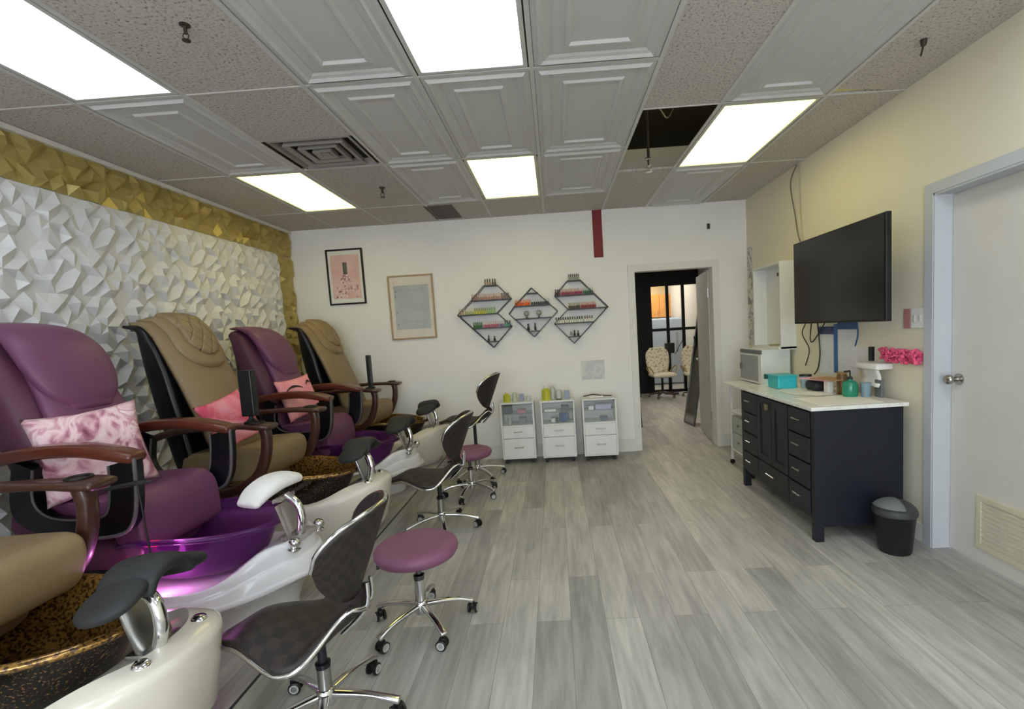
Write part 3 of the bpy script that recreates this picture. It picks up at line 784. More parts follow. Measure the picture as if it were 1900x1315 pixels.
# black upright lamps on arms
def arm_lamp(loc, label, w_):
    t = thing('arm_lamp', label, 'lamp', loc)
    bm = bmesh.new(); lathe(bm, [(0, 0), (.045, 0), (.045, .008), (.028, .016), (.014, .03), (.014, .05), (.0, .05)], 20); link('lamp_foot', bm, M_black, t, 50)
    link('lamp_head', B(-w_, w_, -.03, .03, .045, .34, bev=.006), M_blackpaint, t)
    return t
arm_lamp((-1.98, YC[3]-.335, 1.039), 'black upright box lamp on the armrest of the middle tan chair', .042)
arm_lamp((-1.93, YC[5]-.335, 1.039), 'slim black upright lamp on the armrest of the farthest tan chair', .02)
bm = bmesh.new(); tube(bm, crom([(-1.80, 1.99, .98), (-1.79, 1.99, .8), (-1.79, 1.985, .58), (-1.9, 1.975, .44), (-2.08, 1.96, .42)], 8), .004, 6)
tag(link('power_cord', bm, M_black, None, 180), 'thin black cord hanging from the armrest of the left edge chair', 'cord')
bm = bmesh.new(); loft(bm, [(-2.02, 2.08, .93, .018, .008), (-1.90, 2.07, .95, .02, .01), (-1.80, 2.06, .96, .012, .006)], n=14, cap=.005)
tag(link('hand_remote', bm, M_rubber, None, 60), 'dark grey remote by the armrest of the front purple chair', 'remote')

# ================================================================ STOOLS WITH CASTERS
def caster_base(t, r=.27, zc=.0, metal=M_chrome, ph=0):
    hub = bmesh.new(); lathe(hub, [(0, .075), (.035, .075), (.04, .10), (.035, .135), (.026, .145), (0, .145)], 20); link('hub', hub, metal, t, 50)
    for k in range(5):
        a = ph+2*PI*k/5; d = Vector((math.cos(a), math.sin(a), 0)); bm = bmesh.new()
        W_ = Vector((-d.y, d.x, 0))
        loft(bm, [(*(d*.02+Vector((0, 0, .115))), .018, .014), (*(d*.12+Vector((0, 0, .11))), .016, .011), (*(d*.2+Vector((0, 0, .098))), .015, .010), (*(d*r+Vector((0, 0, .075))), .017, .012)], n=14, e=4, cap=.008, W=W_)
        lg = link('leg', bm, metal, t, 60)
        p = d*r; bm = bmesh.new(); tube(bm, [p+Vector((0, 0, .07)), p+Vector((0, 0, .05))], .008, 8)
        ca = a+1.1+k*.7; cd = Vector((math.cos(ca), math.sin(ca), 0)); cn = Vector((-cd.y, cd.x, 0)); ax = p+cd*.012+Vector((0, 0, .027))
        bx(bm, -.018, .018, -.011, .011, 0, .034, bev=.004, M=Matrix.Translation(p+cd*.008+Vector((0, 0, .024)))@RZ(ca))
        cf = link('caster', bm, M_black, t, 40)
        bm = bmesh.new(); Mw = Matrix.Translation(ax)@RZ(ca)@RX(PI/2)
        for s in (-1, 1):
            lathe(bm, [(0, s*.012), (.018, s*.012), (.0265, s*.014), (.027, s*.023), (.022, s*.026), (.0, s*.026)], 20, M=Mw)
            lathe(bm, [(.013, s*.0262), (.019, s*.0272), (.020, s*.0262)], 20, mi=1, M=Mw)
        bmesh.ops.recalc_face_normals(bm, faces=bm.faces[:])
        link('wheel', bm, [M_black, mat('grey_wheel_ring', 'b9b9b6', .4)], cf, 40)
def round_stool(loc, label, h, ph):
    t = thing('round_stool', label, 'stool', loc, 0, None)
    bm = bmesh.new(); lathe(bm, [(0, h-.075), (.18, h-.075), (.203, h-.065), (.214, h-.045), (.216, h-.03), (.208, h-.012), (.19, h-.002), (.15, h+.002), (0, h+.004)], 48); link('seat', bm, M_stool, t, 60)
    bm = bmesh.new(); lathe(bm, [(0, h-.09), (.10, h-.09), (.11, h-.0755), (0, h-.0755)], 24); tube(bm, [(-.03, 0, h-.085), (-.17, -.04, h-.10)], .007, 8); tube(bm, [(-.15, -.034, h-.098), (-.2, -.05, h-.105)], .011, 8); link('lever', bm, M_black, t, 40)
    bm = bmesh.new(); lathe(bm, [(0, .10), (.028, .10), (.026, h-.19), (.0, h-.19)], 20); link('gas_column', bm, M_chrome, t, 40)
    bm = bmesh.new(); lathe(bm, [(0, h-.20), (.027, h-.20), (.029, h-.175), (.015, h-.17), (.013, h-.085), (0, h-.085)], 20); link('piston', bm, mat('dark_chrome', '6b6b6e', .2, metal=1), t, 40)
    caster_base(t, .265, ph=ph)
    return t
round_stool((-.785, 2.46, 0), 'mauve round stool on chrome casters at the front of the platform', .455, .35)
round_stool((-.87, 4.54, 0), 'mauve round stool half hidden behind the second checked chair', .45, .75)

def seat_chair(loc, label, rz, dz=0, ph=0, s=1):
    t = thing('stylist_chair', label, 'salon chair', loc, rz)
    z0 = .375+dz
    def edge(v):    # v 0 tip .. 1 rear ; half width
        x = .37-.57*v
        hw = .225*min(1, (max(0, v)/.55))**.7*(1-.62*sm(.62, 1, v))+.012
        return x, hw
    def zc(v, b):
        side = .012+.030*sm(.0, .22, v)-.045*sm(.2, .55, v)+.145*sm(.55, 1.05, v)**1.3
        mid = .055*sm(.05, .45, v)*(1-sm(.5, .9, v))
        return z0+side+mid*(1-b*b)-(.03*(1-b*b)*sm(.55, .95, v))
    def fn(u, v):
        x, hw = edge(v); b = (u-.5)*2
        x += .03*b*b*sm(.6, 1, v)
        return (x, b*hw, zc(v, b))
    bm = bmesh.new(); surf(bm, fn, 22, 34, uv=(1, 1.3)); o = solid(link('seat', bm, M_check, t, 180), .035, 0); o['label'] = 'brown checked saddle seat'
    bm = bmesh.new(); pts = [Vector(fn(0, j/30)) for j in range(31)]+[Vector(fn(i/10, 1)) for i in range(1, 10)]+[Vector(fn(1, 1-j/30)) for j in range(31)]
    pts = [p+Vector((0, 0, -.008)) for p in pts]
    tube(bm, pts, .0105, 8, closed=True); link('seat_rim', bm, M_chrome, o, 60)
    # back: wrapped shell
    FM = 1.08
    def bk(u, v):
        p = (u-.5)*2; ph_ = p*FM
        zt = z0+.515-.05*abs(p)**2.0; zb = z0+.15+.07*abs(p)**2
        c = (zt+zb)/2; hh = (zt-zb)/2*math.sqrt(max(0.0, 1-abs(p)**4))
        b = (v-.5)*2; z = c+b*hh
        r = .175+.40*(z-(z0+.155))*(1-.25*abs(p))
        return (.0-r*math.cos(ph_)+.02, r*math.sin(ph_)*1.05, z)
    bm = bmesh.new(); surf(bm, bk, 40, 16, uv=(2.0, 1)); bmesh.ops.recalc_face_normals(bm, faces=bm.faces[:])
    o = solid(link('backrest', bm, M_check, t, 180), .028, 0); o['label'] = 'wraparound brown checked backrest'
    bm = bmesh.new(); pts = [Vector(bk(i/40, 1)) for i in range(41)]
    tube(bm, pts, .010, 8); 
    link('back_rim', bm, M_chrome, o, 60)
    bm = bmesh.new(); tube(bm, crom([(-.10, -.03, z0+.0), (-.20, -.03, z0+.10), (-.21, -.025, z0+.2)], 5), .009, 8); tube(bm, crom([(-.10, .03, z0+.0), (-.20, .03, z0+.10), (-.21, .025, z0+.2)], 5), .009, 8); link('back_bracket', bm, M_chrome, t, 60)
    bm = bmesh.new(); lathe(bm, [(0, .10), (.028, .10), (.026, .24+dz*.5), (.0, .24+dz*.5)], 20); link('gas_column', bm, M_alu, t, 40)
    bm = bmesh.new(); lathe(bm, [(0, .23+dz*.5), (.028, .23+dz*.5), (.03, .25+dz*.5), (.018, .255+dz*.5), (.017, z0+.0), (.07, z0+.0), (.07, z0+.01), (0, z0+.01)], 20); link('piston', bm, mat('dark_column', '3b3c40', .3, metal=.8), t, 40)
    caster_base(t, .29, ph=ph)
    return t
seat_chair((-1.0, 1.83, 0), 'brown checked salon chair in the foreground with wraparound back', PI+.08, 0, .55)
seat_chair((-.975, 3.76, 0), 'brown checked salon chair behind the front mauve stool', PI+.06, .03, .57)
seat_chair((-.90, 5.12, 0), 'brown checked salon chair nearest the back wall, seat raised', PI-.02, .22, 1.0)

# ================================================================ BACK WALL OBJECTS
def frame_pic(name, label, x0, x1, z0, z1, w_, fm, tilt=0):
    cx, cz = (x0+x1)/2, (z0+z1)/2
    t = thing(name, label, 'picture', (cx, YB-.001, cz)); t.rotation_euler = (0, tilt, 0)
    a, b = (x1-x0)/2, (z1-z0)/2; bm = bmesh.new()
    bx(bm, -a, a, -.022, 0, b-w_, b, bev=.002); bx(bm, -a, a, -.022, 0, -b, -b+w_, bev=.002); bx(bm, -a, -a+w_, -.022, 0, -b+w_, b-w_); bx(bm, a-w_, a, -.022, 0, -b+w_, b-w_)
    link('picture_frame', bm, fm, t); return t, a-w_, b-w_
t, a, b = frame_pic('framed_print', 'black framed pink print of a polish bottle over flowers', -2.655, -2.215, 1.975, 2.63, .02, M_blackpaint)
link('mat_board', B(-a, a, -.012, -.002, -b, b), M_paper, t)
pr = link('print', B(-a+.03, a-.03, -.0135, -.012, -b+.05, b-.05), print_mat('pink_print_paper', [(.35, 'd9a39c'), (.6, 'e3bdb4')], 5, 3, .7, .3), t)
bm = bmesh.new(); bx(bm, -.028, .022, -.0150, -.0135, .03, .17); link('printed_cap', bm, M_black, pr)
bm = bmesh.new(); rng = random.Random(3)
for k in range(60):
    th, r = rng.uniform(0, 2*PI), rng.uniform(0, .06); cx_, cz_ = -.004+r*math.cos(th)*1.1, -.03+r*math.sin(th)*.95; rr = rng.uniform(.006, .014)
    prism(bm, [(cx_+rr*math.cos(q*PI/3), cz_+rr*math.sin(q*PI/3)) for q in range(6)], -.0148-k*1e-5, -.0135, 'y', mi=k % 3)
for k in range(45):
    cx_, cz_ = rng.uniform(-.15, .16), rng.uniform(-.25, -.10); rr = rng.uniform(.004, .016)
    prism(bm, [(cx_+rr*math.cos(q*PI/3), cz_+rr*math.sin(q*PI/3)) for q in range(6)], -.0148-k*1e-5, -.0135, 'y', mi=k % 3)
link('printed_flowers', bm, [colmat('8d5560', .8), colmat('e7cfc9', .8), colmat('b98484', .8)], pr)
link('glazing', B(-a, a, -.0185, -.0175, -b, b), mat('picture_glass', 'ffffff', .03, alpha=.06, var=0), t)
t, a, b = frame_pic('framed_poster', 'pale wood framed grey sheet hanging right of the pink print', -1.945, -1.402, 1.515, 2.277, .02, mat('pale_wood', 'a98f70', .5, var=.1))
link('mat_board', B(-a, a, -.012, -.002, -b, b), colmat('dcd2c8', .8), t)
pr = link('print', B(-a+.045, a-.04, -.0135, -.012, -b+.10, b-.10), print_mat('grey_sheet', [(.35, 'aaaeae'), (.6, 'b5b9b8')], 3, 2, .6, 1), t)
bm = bmesh.new()
for k, (x, z, w_, h_) in enumerate(((-.19, .24, .05, .004), (-.18, .19, .03, .012), (-.19, .13, .012, .03), (-.185, -.06, .014, .02), (-.18, -.20, .02, .012), (-.15, .215, .06, .003), (.02, .2, .3, .002), (0.03, -.17, .28, .002), (-.2, .285, .004, .03))):
    bx(bm, x-w_/2, x+w_/2, -.0145, -.0135, z-h_/2, z+h_/2)
link('printed_marks', bm, colmat('84868a', .8), pr)
# wires / sheet / red strip / sensor on the wall
bm = bmesh.new(); bx(bm, .523, .632, YB-.012, YB-.0005, 2.335, H-.002, bev=.002)
tag(link('painted_strip', bm, mat('dark_red_paint', '7a2429', .6, var=.2, vscale=20), None), 'dark red vertical strip on the back wall below the ceiling', 'wall strip')
bm = bmesh.new(); bx(bm, .302, .58, YB-.003, YB-.0008, .90, 1.13)
tag(link('taped_sheet', bm, print_mat('faded_sheet', [(.4, 'c3c4ca'), (.6, 'd9d7d3')], 9, 4, .8, 1), None), 'faded paper sheet taped low on the back wall above the third trolley', 'sheet')
bm = bmesh.new(); bx(bm, 1.846, 1.878, YB-.025, YB-.0005, 2.575, 2.635, bev=.004); bx(bm, 1.855, 1.869, YB-.04, YB-.025, 2.59, 2.61, bev=.003)
tag(link('wall_sensor', bm, colmat('3a3a3c'), None), 'tiny dark sensor high on the back wall right of the doorway', 'sensor')
bm = bmesh.new(); bx(bm, XR-.003, XR-.0005, 5.745, YB-.003, 1.2, 2.33)
tag(link('wallpaper_remnant', bm, print_mat('mottled_remnant', [(.38, '8f8a85'), (.47, 'c4c0b8'), (.56, 'd6d3cb')], 12, 6, .9, 1.5), None), 'mottled grey strip of torn wall covering in the right corner', 'wall strip')

# diamond shelves
def diamond(name, label, segs, shelves, ref):
    t = thing('wall_shelf', label, 'shelf', (ref[0], YB, ref[1]))
    D0, D1 = -.105, -.002
    for (x0, z0), (x1, z1) in segs:
        bm = bmesh.new(); v = Vector((x1-x0, 0, z1-z0)); n_ = Vector((-v.z, 0, v.x)).normalized()*.004
        P = [(x0-ref[0]-n_.x, z0-ref[1]-n_.z), (x1-ref[0]-n_.x, z1-ref[1]-n_.z), (x1-ref[0]+n_.x, z1-ref[1]+n_.z), (x0-ref[0]+n_.x, z0-ref[1]+n_.z)]
        prism(bm, P, D0, D0+.012); prism(bm, P, -.014, D1)
        link('frame_bar', bm, M_blackpaint, t)
    for x0, x1, z in shelves:
        bm = bmesh.new(); bx(bm, x0-ref[0], x1-ref[0], D0, D1, z-ref[1]-.012, z-ref[1]); link('shelf_board', bm, M_blackpaint, t)
    return t
def chain(P): return list(zip(P, P[1:]))
sA = [(-.787, -.637, 2.088), (-.949, -.478, 1.92), (-1.123, -.655, 1.76), (-.958, -.494, 1.595), (-.797, -.656, 1.433)]
diamond('a', 'left black zigzag diamond wall shelf full of polish bottles', chain([(-.787, 2.088), (-.949, 1.92), (-1.123, 1.76), (-.724, 1.357), (-.494, 1.595), (-.655, 1.76), (-.478, 1.92), (-.637, 2.088)]), sA, (-.8, 1.75))
sB = [(-.303, -.159, 1.968), (-.446, -.029, 1.824), (-.456, -.017, 1.676), (-.305, -.165, 1.526)]
diamond('b', 'small middle black diamond wall shelf with orange bottles and glass globes', chain([(-.235, 2.027), (-.446, 1.824), (-.516, 1.738), (-.234, 1.453), (.057, 1.739), (-.029, 1.824), (-.235, 2.027)]), sB, (-.235, 1.74))
sC = [(.194, .337, 2.082), (.03, .492, 1.916), (.18, .648, 1.751), (.011, .48, 1.592), (.172, .317, 1.432)]
diamond('c', 'right black zigzag diamond wall shelf full of polish bottles', chain([(.194, 2.082), (.03, 1.916), (.18, 1.751), (.011, 1.592), (.232, 1.349), (.648, 1.751), (.492, 1.916), (.337, 2.082)]), sC, (.3, 1.75))
BC = {}
def bottle(x, z, col, cap, label, group, h=.070, r=.0102, y=YB-.085):
    key = (col, cap, h, r)
    if key not in BC:
        bm = bmesh.new(); n = 10; k = h/.062
        lathe(bm, [(0, 0), (r, 0), (r, .026*k), (r*.75, .031*k), (r*.5, .033*k), (0, .033*k)], n)
        lathe(bm, [(0, .0325*k), (r*.66, .0325*k), (r*.6, .062*k), (0, .062*k)], n, mi=1)
        o = link('polish_bottle', bm, [colmat(col, .2), colmat(cap, .3)], None, 40); BC[key] = o
    else: o = BC[key].copy(); COL.objects.link(o)
    o.location = (x, y, z+.0005)
    tag(o, label, 'nail polish', group)
def row(x0, x1, z, n, col, cap, label, group=None, **k):
    for i in range(n):
        bottle(x0+(x1-x0)*(i+.5)/n, z, col if isinstance(col, str) else col[i % len(col)], cap, label, group or label, **k)
row(-.785, -.70, 2.088, 3, 'a98a86', '2a2224', 'rose brown polish bottle on the top of the left shelf')
row(-.695, -.64, 2.088, 2, '5a4347', '1c1a1c', 'dark polish bottle on the top of the left shelf')
row(-.945, -.865, 1.92, 4, 'a8807c', 'c6a29c', 'dull rose polish bottle at the left of the second row on the left shelf')
row(-.86, -.60, 1.92, 12, 'b98d8a', 'd6bab2', 'dusty pink polish bottle in the second row of the left shelf')
row(-.595, -.50, 1.92, 4, '8f7672', '4a3b39', 'brownish polish bottle at the right of the second row on the left shelf')
row(-1.115, -1.03, 1.76, 3, 'd9c0a0', 'e0d3c0', 'pale peach polish bottle in the third row of the left shelf')
row(-1.025, -.93, 1.76, 4, 'b3b37a', 'e3e0cc', 'olive green polish bottle in the third row of the left shelf')
row(-.925, -.78, 1.76, 6, 'c9c93a', '7d7a30', 'yellow green polish bottle in the third row of the left shelf')
row(-.775, -.67, 1.76, 4, '9cc97c', '58905a', 'light green polish bottle in the third row of the left shelf')
row(-.95, -.84, 1.595, 5, '2e6b45', '2e6b45', 'dark green polish bottle in the fourth row of the left shelf')
row(-.83, -.64, 1.595, 8, 'b8567c', 'e6c9d4', 'pink polish bottle in the fourth row of the left shelf')
row(-.635, -.585, 1.595, 2, '6a5f9c', 'd8d4e6', 'violet polish bottle in the fourth row of the left shelf')
row(-.58, -.50, 1.595, 3, '2f9a84', '203c38', 'teal polish bottle in the fourth row of the left shelf')
row(-.785, -.765, 1.433, 1, '1a1a1c', '1a1a1c', 'tall black bottle at the left of the bottom row on the left shelf', h=.075, r=.012)
row(-.72, -.69, 1.433, 1, '1a1a1c', '3a3a3c', 'short black bottle at the right of the bottom row on the left shelf', h=.06, r=.014)
row(-.44, -.26, 1.824, 8, 'e8622a', 'ee8a50', 'bright orange polish bottle on the middle shelf', h=.068, r=.0105)
row(-.25, -.04, 1.824, 8, '23303a', 'd9dcdc', 'dark polish bottle with a pale cap on the middle shelf')
row(-.33, -.27, 1.526, 1, '18181a', '26262a', 'wide black bottle at the left of the lowest board of the middle shelf', h=.085, r=.016)
row(-.235, -.2, 1.526, 1, '18181a', '26262a', 'narrow black bottle at the right of the lowest board of the middle shelf', h=.09, r=.013)
for x, nm in ((-.31, 'left'), (-.165, 'right')):
    t = thing('glass_globe', nm+' clear glass globe on the middle diamond shelf', 'ornament', (x, YB-.06, 1.6765)); bm = bmesh.new()
    blob(bm, (0, 0, .055), .032, .032, .032); link('globe', bm, mat('pale_globe', 'b9bab4', .1, trans=.5), t, 180)
    bm = bmesh.new(); lathe(bm, [(0, 0), (.018, 0), (.016, .006), (.005, .012), (.006, .022), (.02, .030), (0, .030)], 14); link('globe_stand', bm, M_black, t, 40)
row(.20, .33, 2.082, 6, 'a7a5a0', '4a4a48', 'clear polish bottle on the top of the right shelf')
row(.035, .10, 1.916, 3, '5a3038', '1c1a1c', 'dark polish bottle at the left of the second row on the right shelf')
row(.105, .355, 1.916, 11, '9c2f5c', 'd8b0ac', 'magenta polish bottle in the second row of the right shelf')
row(.36, .485, 1.916, 5, '1f5a40', 'b9c6ba', 'green polish bottle in the second row of the right shelf')
row(.185, .32, 1.751, 6, '3b3a2e', 'a3a08c', 'olive black polish bottle in the third row of the right shelf')
row(.325, .51, 1.751, 8, '8f1f36', 'd99a96', 'crimson polish bottle in the third row of the right shelf')
row(.02, .35, 1.592, 12, 'e4e2dc', '222224', 'white polish bottle with a black cap on the right shelf')
row(.36, .47, 1.592, 4, 'e9e6e0', '5a3a38', 'white polish bottle with a brown cap on the right shelf')
row(.185, .215, 1.432, 1, '9a9a98', '707070', 'grey round bottle at the left of the bottom row on the right shelf', h=.055, r=.016)
row(.225, .255, 1.432, 1, '1a1a1c', '1a1a1c', 'tall black bottle in the centre of the bottom row on the right shelf', h=.07, r=.012)
row(.265, .30, 1.432, 1, '1a1a1c', '55504c', 'short black bottle at the right of the bottom row on the right shelf', h=.065, r=.013)

# ---------------------------------------------------------------- trolleys
def trolley(x0, yf, label):
    W_, D_, Ht = .385, .30, .715
    t = thing('nail_trolley', label, 'trolley', (x0+W_/2, yf+D_/2, 0)); a, d = W_/2, D_/2
    bm = bmesh.new()
    bx(bm, -a, -a+.016, -d, d, .06, Ht); bx(bm, a-.016, a, -d, d, .06, Ht); bx(bm, -a+.016, a-.016, d-.014, d, .06, Ht-.02)
    bx(bm, -a+.016, a-.016, -d+.002, d-.014, .06, .076); bx(bm, -a+.016, a-.016, -d, d-.014, .435, .452); bx(bm, -a+.016, a-.016, -d+.02, d-.014, Ht-.016, Ht)
    link('body', bm, M_white, t)
    for z0, z1 in ((.078, .298), (.303, .433)):
        dr = link('drawer', B(-a+.018, a-.018, -d-.001, -d+.016, z0, z1, bev=.002), M_white, t)
        bm = bmesh.new(); zc = (z0+z1)/2+.01; bx(bm, -.055, .055, -d-.024, -d-.017, zc-.005, zc+.005, bev=.002); bx(bm, -.045, -.035, -d-.018, -d, zc-.004, zc+.004); bx(bm, .035, .045, -d-.018, -d, zc-.004, zc+.004)
        link('drawer_handle', bm, M_steel, dr)
    link('glass_door', B(-a+.018, a-.018, -d-.001, -d+.003, .455, Ht-.03), mat('thin_clear_pane', 'e6efee', .03, alpha=.10, var=0), t)
    link('glass_shelf', B(-a+.017, a-.017, -d+.02, d-.016, .578, .582), mat('pane_edge', '9fb8b4', .1, alpha=.6, var=0), t)
    for sx in (-1, 1):
        for sy in (-1, 1):
            bm = bmesh.new(); tube(bm, [(sx*(a-.04), sy*(d-.04), .06), (sx*(a-.04), sy*(d-.04), .04)], .008, 8)
            lathe(bm, [(0, -.014), (.022, -.012), (.022, .012), (0, .014)], 14, M=T3(sx*(a-.04), sy*(d-.04), .0225)@RX(PI/2)); link('caster', bm, M_black, t, 40)
    return t
TR = [(-.672, 5.572), (-.205, 5.545), (.268, 5.515)]
trolley(*TR[0], 'white drawer trolley on the left with yellow bottle on top')
trolley(*TR[1], 'white drawer trolley in the middle with blue bag inside')
trolley(*TR[2], 'white drawer trolley on the right, nearest the doorway')
def box_thing(name, label, cat, x0, x1, y0, y1, z0, z1, m, bev=.003):
    cx, cy = (x0+x1)/2, (y0+y1)/2
    o = link(name, B(x0-cx, x1-cx, y0-cy, y1-cy, 0, z1-z0, bev=bev), m, None); o.location = (cx, cy, z0); tag(o, label, cat); return o
def jar_thing(name, label, cat, x, y, z, prof, m, n=20, capprof=None, capm=None, part='lid'):
    bm = bmesh.new(); lathe(bm, prof, n); 
    if capprof is None:
        o = link(name, bm, m, None, 50); o.location = (x, y, z); tag(o, label, cat); return o
    t = thing(name, label, cat, (x, y, z)); link('bottle_body', bm, m, t, 50); bm = bmesh.new(); lathe(bm, capprof, n); link(part, bm, capm, t, 50); return t
def P_(r, h): return [(0, 0), (r, 0), (r, h*.78), (r*.5, h*.92), (r*.45, h), (0, h)]
zt = .7155
M_yb = mat('yellow_liquid_bottle', 'd3d24a', .15, trans=.3); M_cb = mat('frosted_bottle', 'd9dcd6', .2, trans=.4)
jar_thing('spray_bottle', 'yellow green bottle on the left trolley', 'bottle', -.60, 5.70, zt, P_(.040, .10), M_yb, capprof=[(0, .10), (.015, .10), (.015, .122), (0, .122)], capm=M_whitep)
jar_thing('spray_bottle', 'clear bottle beside the yellow one on the left trolley', 'bottle', -.51, 5.72, zt, P_(.032, .10), M_cb, capprof=[(0, .10), (.012, .10), (.012, .12), (0, .12)], capm=M_whitep)
box_thing('acrylic_box', 'small blue edged box on the left trolley', 'box', -.455, -.40, 5.68, 5.73, zt, zt+.085, mat('blue_grey_box', '8e97b0', .2))
jar_thing('glass_jar', 'small clear jar at the right of the left trolley', 'jar', -.345, 5.70, zt, [(0, 0), (.03, 0), (.03, .05), (.025, .055), (0, .055)], M_cb)
jar_thing('spray_bottle', 'large yellow bottle on the middle trolley', 'bottle', -.135, 5.68, zt, P_(.052, .14), M_yb, capprof=[(0, .14), (.02, .14), (.018, .165), (0, .165)], capm=M_whitep)
jar_thing('spray_bottle', 'tall clear bottle behind the large yellow one', 'bottle', -.06, 5.74, zt, P_(.035, .15), M_cb, capprof=[(0, .15), (.012, .15), (.01, .18), (0, .18)], capm=M_whitep)
jar_thing('glass_jar', 'clear jar with a dark base on the middle trolley', 'jar', .01, 5.66, zt, [(0, .012), (.035, .012), (.035, .09), (.028, .11), (0, .11)], M_cb, capprof=[(0, 0), (.037, 0), (.037, .012), (0, .012)], capm=colmat('3a3632'), part='jar_base')
box_thing('acrylic_box', 'blue framed box at the right of the middle trolley', 'box', .075, .135, 5.66, 5.72, zt, zt+.095, mat('blue_grey_box', '8e97b0', .2))
jar_thing('pump_bottle', 'white pump bottle behind the blue framed box', 'bottle', .115, 5.78, zt, P_(.028, .11), M_whitep, capprof=[(0, .11), (.01, .11), (.01, .14), (0, .14)], capm=M_whitep)
o = box_thing('manicure_drill', 'flat white hand tool lying on the right trolley', 'tool', .36, .52, 5.60, 5.64, zt, zt+.02, M_whitep, .008)
bm = bmesh.new(); tube(bm, crom([(.29, 5.60, zt+.025), (.4, 5.62, zt+.04), (.5, 5.65, zt+.02), (.62, 5.64, zt+.012)], 6), .006)
tag(link('tool_cable', bm, M_black, None, 180), 'black cable lying across the right trolley top', 'cable')
zi, zs = .4525, .5825
box_thing('storage_box', 'dark navy box on the upper glass shelf of the left trolley', 'box', -.645, -.545, 5.63, 5.76, zs, zs+.085, colmat('232742'))
box_thing('storage_box', 'pink box on the upper glass shelf of the left trolley', 'box', -.48, -.38, 5.62, 5.75, zs, zs+.04, colmat('b56484'))
jar_thing('pump_bottle', 'clear pump bottle inside the left trolley', 'bottle', -.58, 5.68, zi, P_(.025, .075), M_cb, capprof=[(0, .075), (.018, .075), (.018, .09), (0, .1)], capm=M_whitep)
box_thing('storage_box', 'grey tub with a blue label inside the left trolley', 'box', -.47, -.385, 5.63, 5.72, zi, zi+.075, colmat('77808c'))
box_thing('tray', 'white tray on the upper glass shelf of the middle trolley', 'tray', -.165, -.03, 5.60, 5.75, zs, zs+.03, M_whitep, .008)
box_thing('storage_box', 'dark box on the upper glass shelf of the middle trolley', 'box', .03, .12, 5.60, 5.72, zs, zs+.06, colmat('26323a'))
o = box_thing('cloth_bag', 'bright blue bag inside the middle trolley', 'bag', .0, .11, 5.60, 5.70, zi, zi+.12, colmat('1c4787', .7), .03)
box_thing('clipper', 'small black gadget inside the middle trolley', 'tool', -.035, -.008, 5.59, 5.63, zi, zi+.06, M_black, .006)
box_thing('towel_stack', 'white folded cloth inside the middle trolley', 'towel', -.10, -.045, 5.62, 5.74, zi, zi+.05, M_towel, .012)
box_thing('storage_box', 'lavender box on the upper glass shelf of the right trolley', 'box', .42, .60, 5.58, 5.72, zs, zs+.06, colmat('aeaacb'))
box_thing('storage_box', 'white tub on the upper glass shelf of the right trolley', 'box', .34, .40, 5.58, 5.66, zs, zs+.045, M_whitep)
box_thing('storage_box', 'slate blue box inside the right trolley', 'box', .47, .555, 5.57, 5.66, zi, zi+.045, colmat('4b5272'))

# ================================================================ VANITY
VX0, VX1, VY0, VY1, VT = 1.655, 2.225, 3.20, 4.45, .885
t = thing('vanity_cabinet', 'dark navy vanity cabinet with silver handles and white top', 'cabinet', (VX0, (VY0+VY1)/2, 0)); yc = (VY0+VY1)/2; h_ = (VY1-VY0)/2; dx_ = VX1-VX0
bm = bmesh.new(); bx(bm, .012, dx_, -h_, h_, .14, VT)
for y0 in (-h_, h_-.05): bx(bm, .0, .055, y0-(.003 if y0 < 0 else -.003), y0+.05-(.003 if y0 < 0 else -.003), 0, VT); bx(bm, dx_-.05, dx_, y0, y0+.05, 0, .14)
bx(bm, .01, dx_-.05, -h_+.004, -h_+.02, .1, .14)
link('carcass', bm, M_navy, t)
link('worktop', B(-.03, dx_+.02, -h_-.025, h_+.02, VT, VT+.025, bev=.003), M_marble, t)
def handle(y, z, par, L=.07):
    bm = bmesh.new(); tube(bm, [(-.030, y-L, z), (-.030, y+L, z)], .0055, 8); tube(bm, [(-.030, y-L+.012, z), (.0, y-L+.012, z)], .004, 6); tube(bm, [(-.030, y+L-.012, z), (.0, y+L-.012, z)], .004, 6)
    link('handle', bm, M_steel, par, 40)
for y0, y1 in ((-h_+.055, -h_+.345), (h_-.345, h_-.055)):
    for k in range(4):
        z0 = .165+k*.178; dr = link('drawer', B(-.008, .012, y0, y1, z0, z0+.166, bev=.003), M_navy, t); handle((y0+y1)/2, z0+.10, dr, .05)
for s, (y0, y1) in ((1, (-.267, -.004)), (-1, (.004, .267))):
    bm = bmesh.new(); z0, z1 = .345, .865; bx(bm, .0, .012, y0+.05, y1-.05, z0+.05, z1-.05)
    bx(bm, -.008, .012, y0, y1, z1-.055, z1); bx(bm, -.008, .012, y0, y1, z0, z0+.055); bx(bm, -.008, .012, y0, y0+.055, z0+.055, z1-.055); bx(bm, -.008, .012, y1-.055, y1, z0+.055, z1-.055)
    dr = link('door', bm, M_navy, t)
    link('door_handle', B(-.03, -.008, -s*.06-.02 if True else 0, -s*.06+.02, .78, .83, bev=.004), mat('bronze_pull', '8b7c60', .3, metal=.8), dr) if s == -1 else None
dr = link('drawer', B(-.008, .012, -.267, .267, .165, .335, bev=.003), M_navy, t); handle(0, .265, dr, .07)
bm = bmesh.new(); lathe(bm, [(.30, .002), (.285, .006), (.27, .002), (.20, -.002), (0, -.004)], 40, c=(.30, .05, VT+.026), sx=.62, sy=.85)
o = link('basin', bm, M_whitep, t, 60); o['label'] = 'white oval sink basin'
CT = VT+.0255
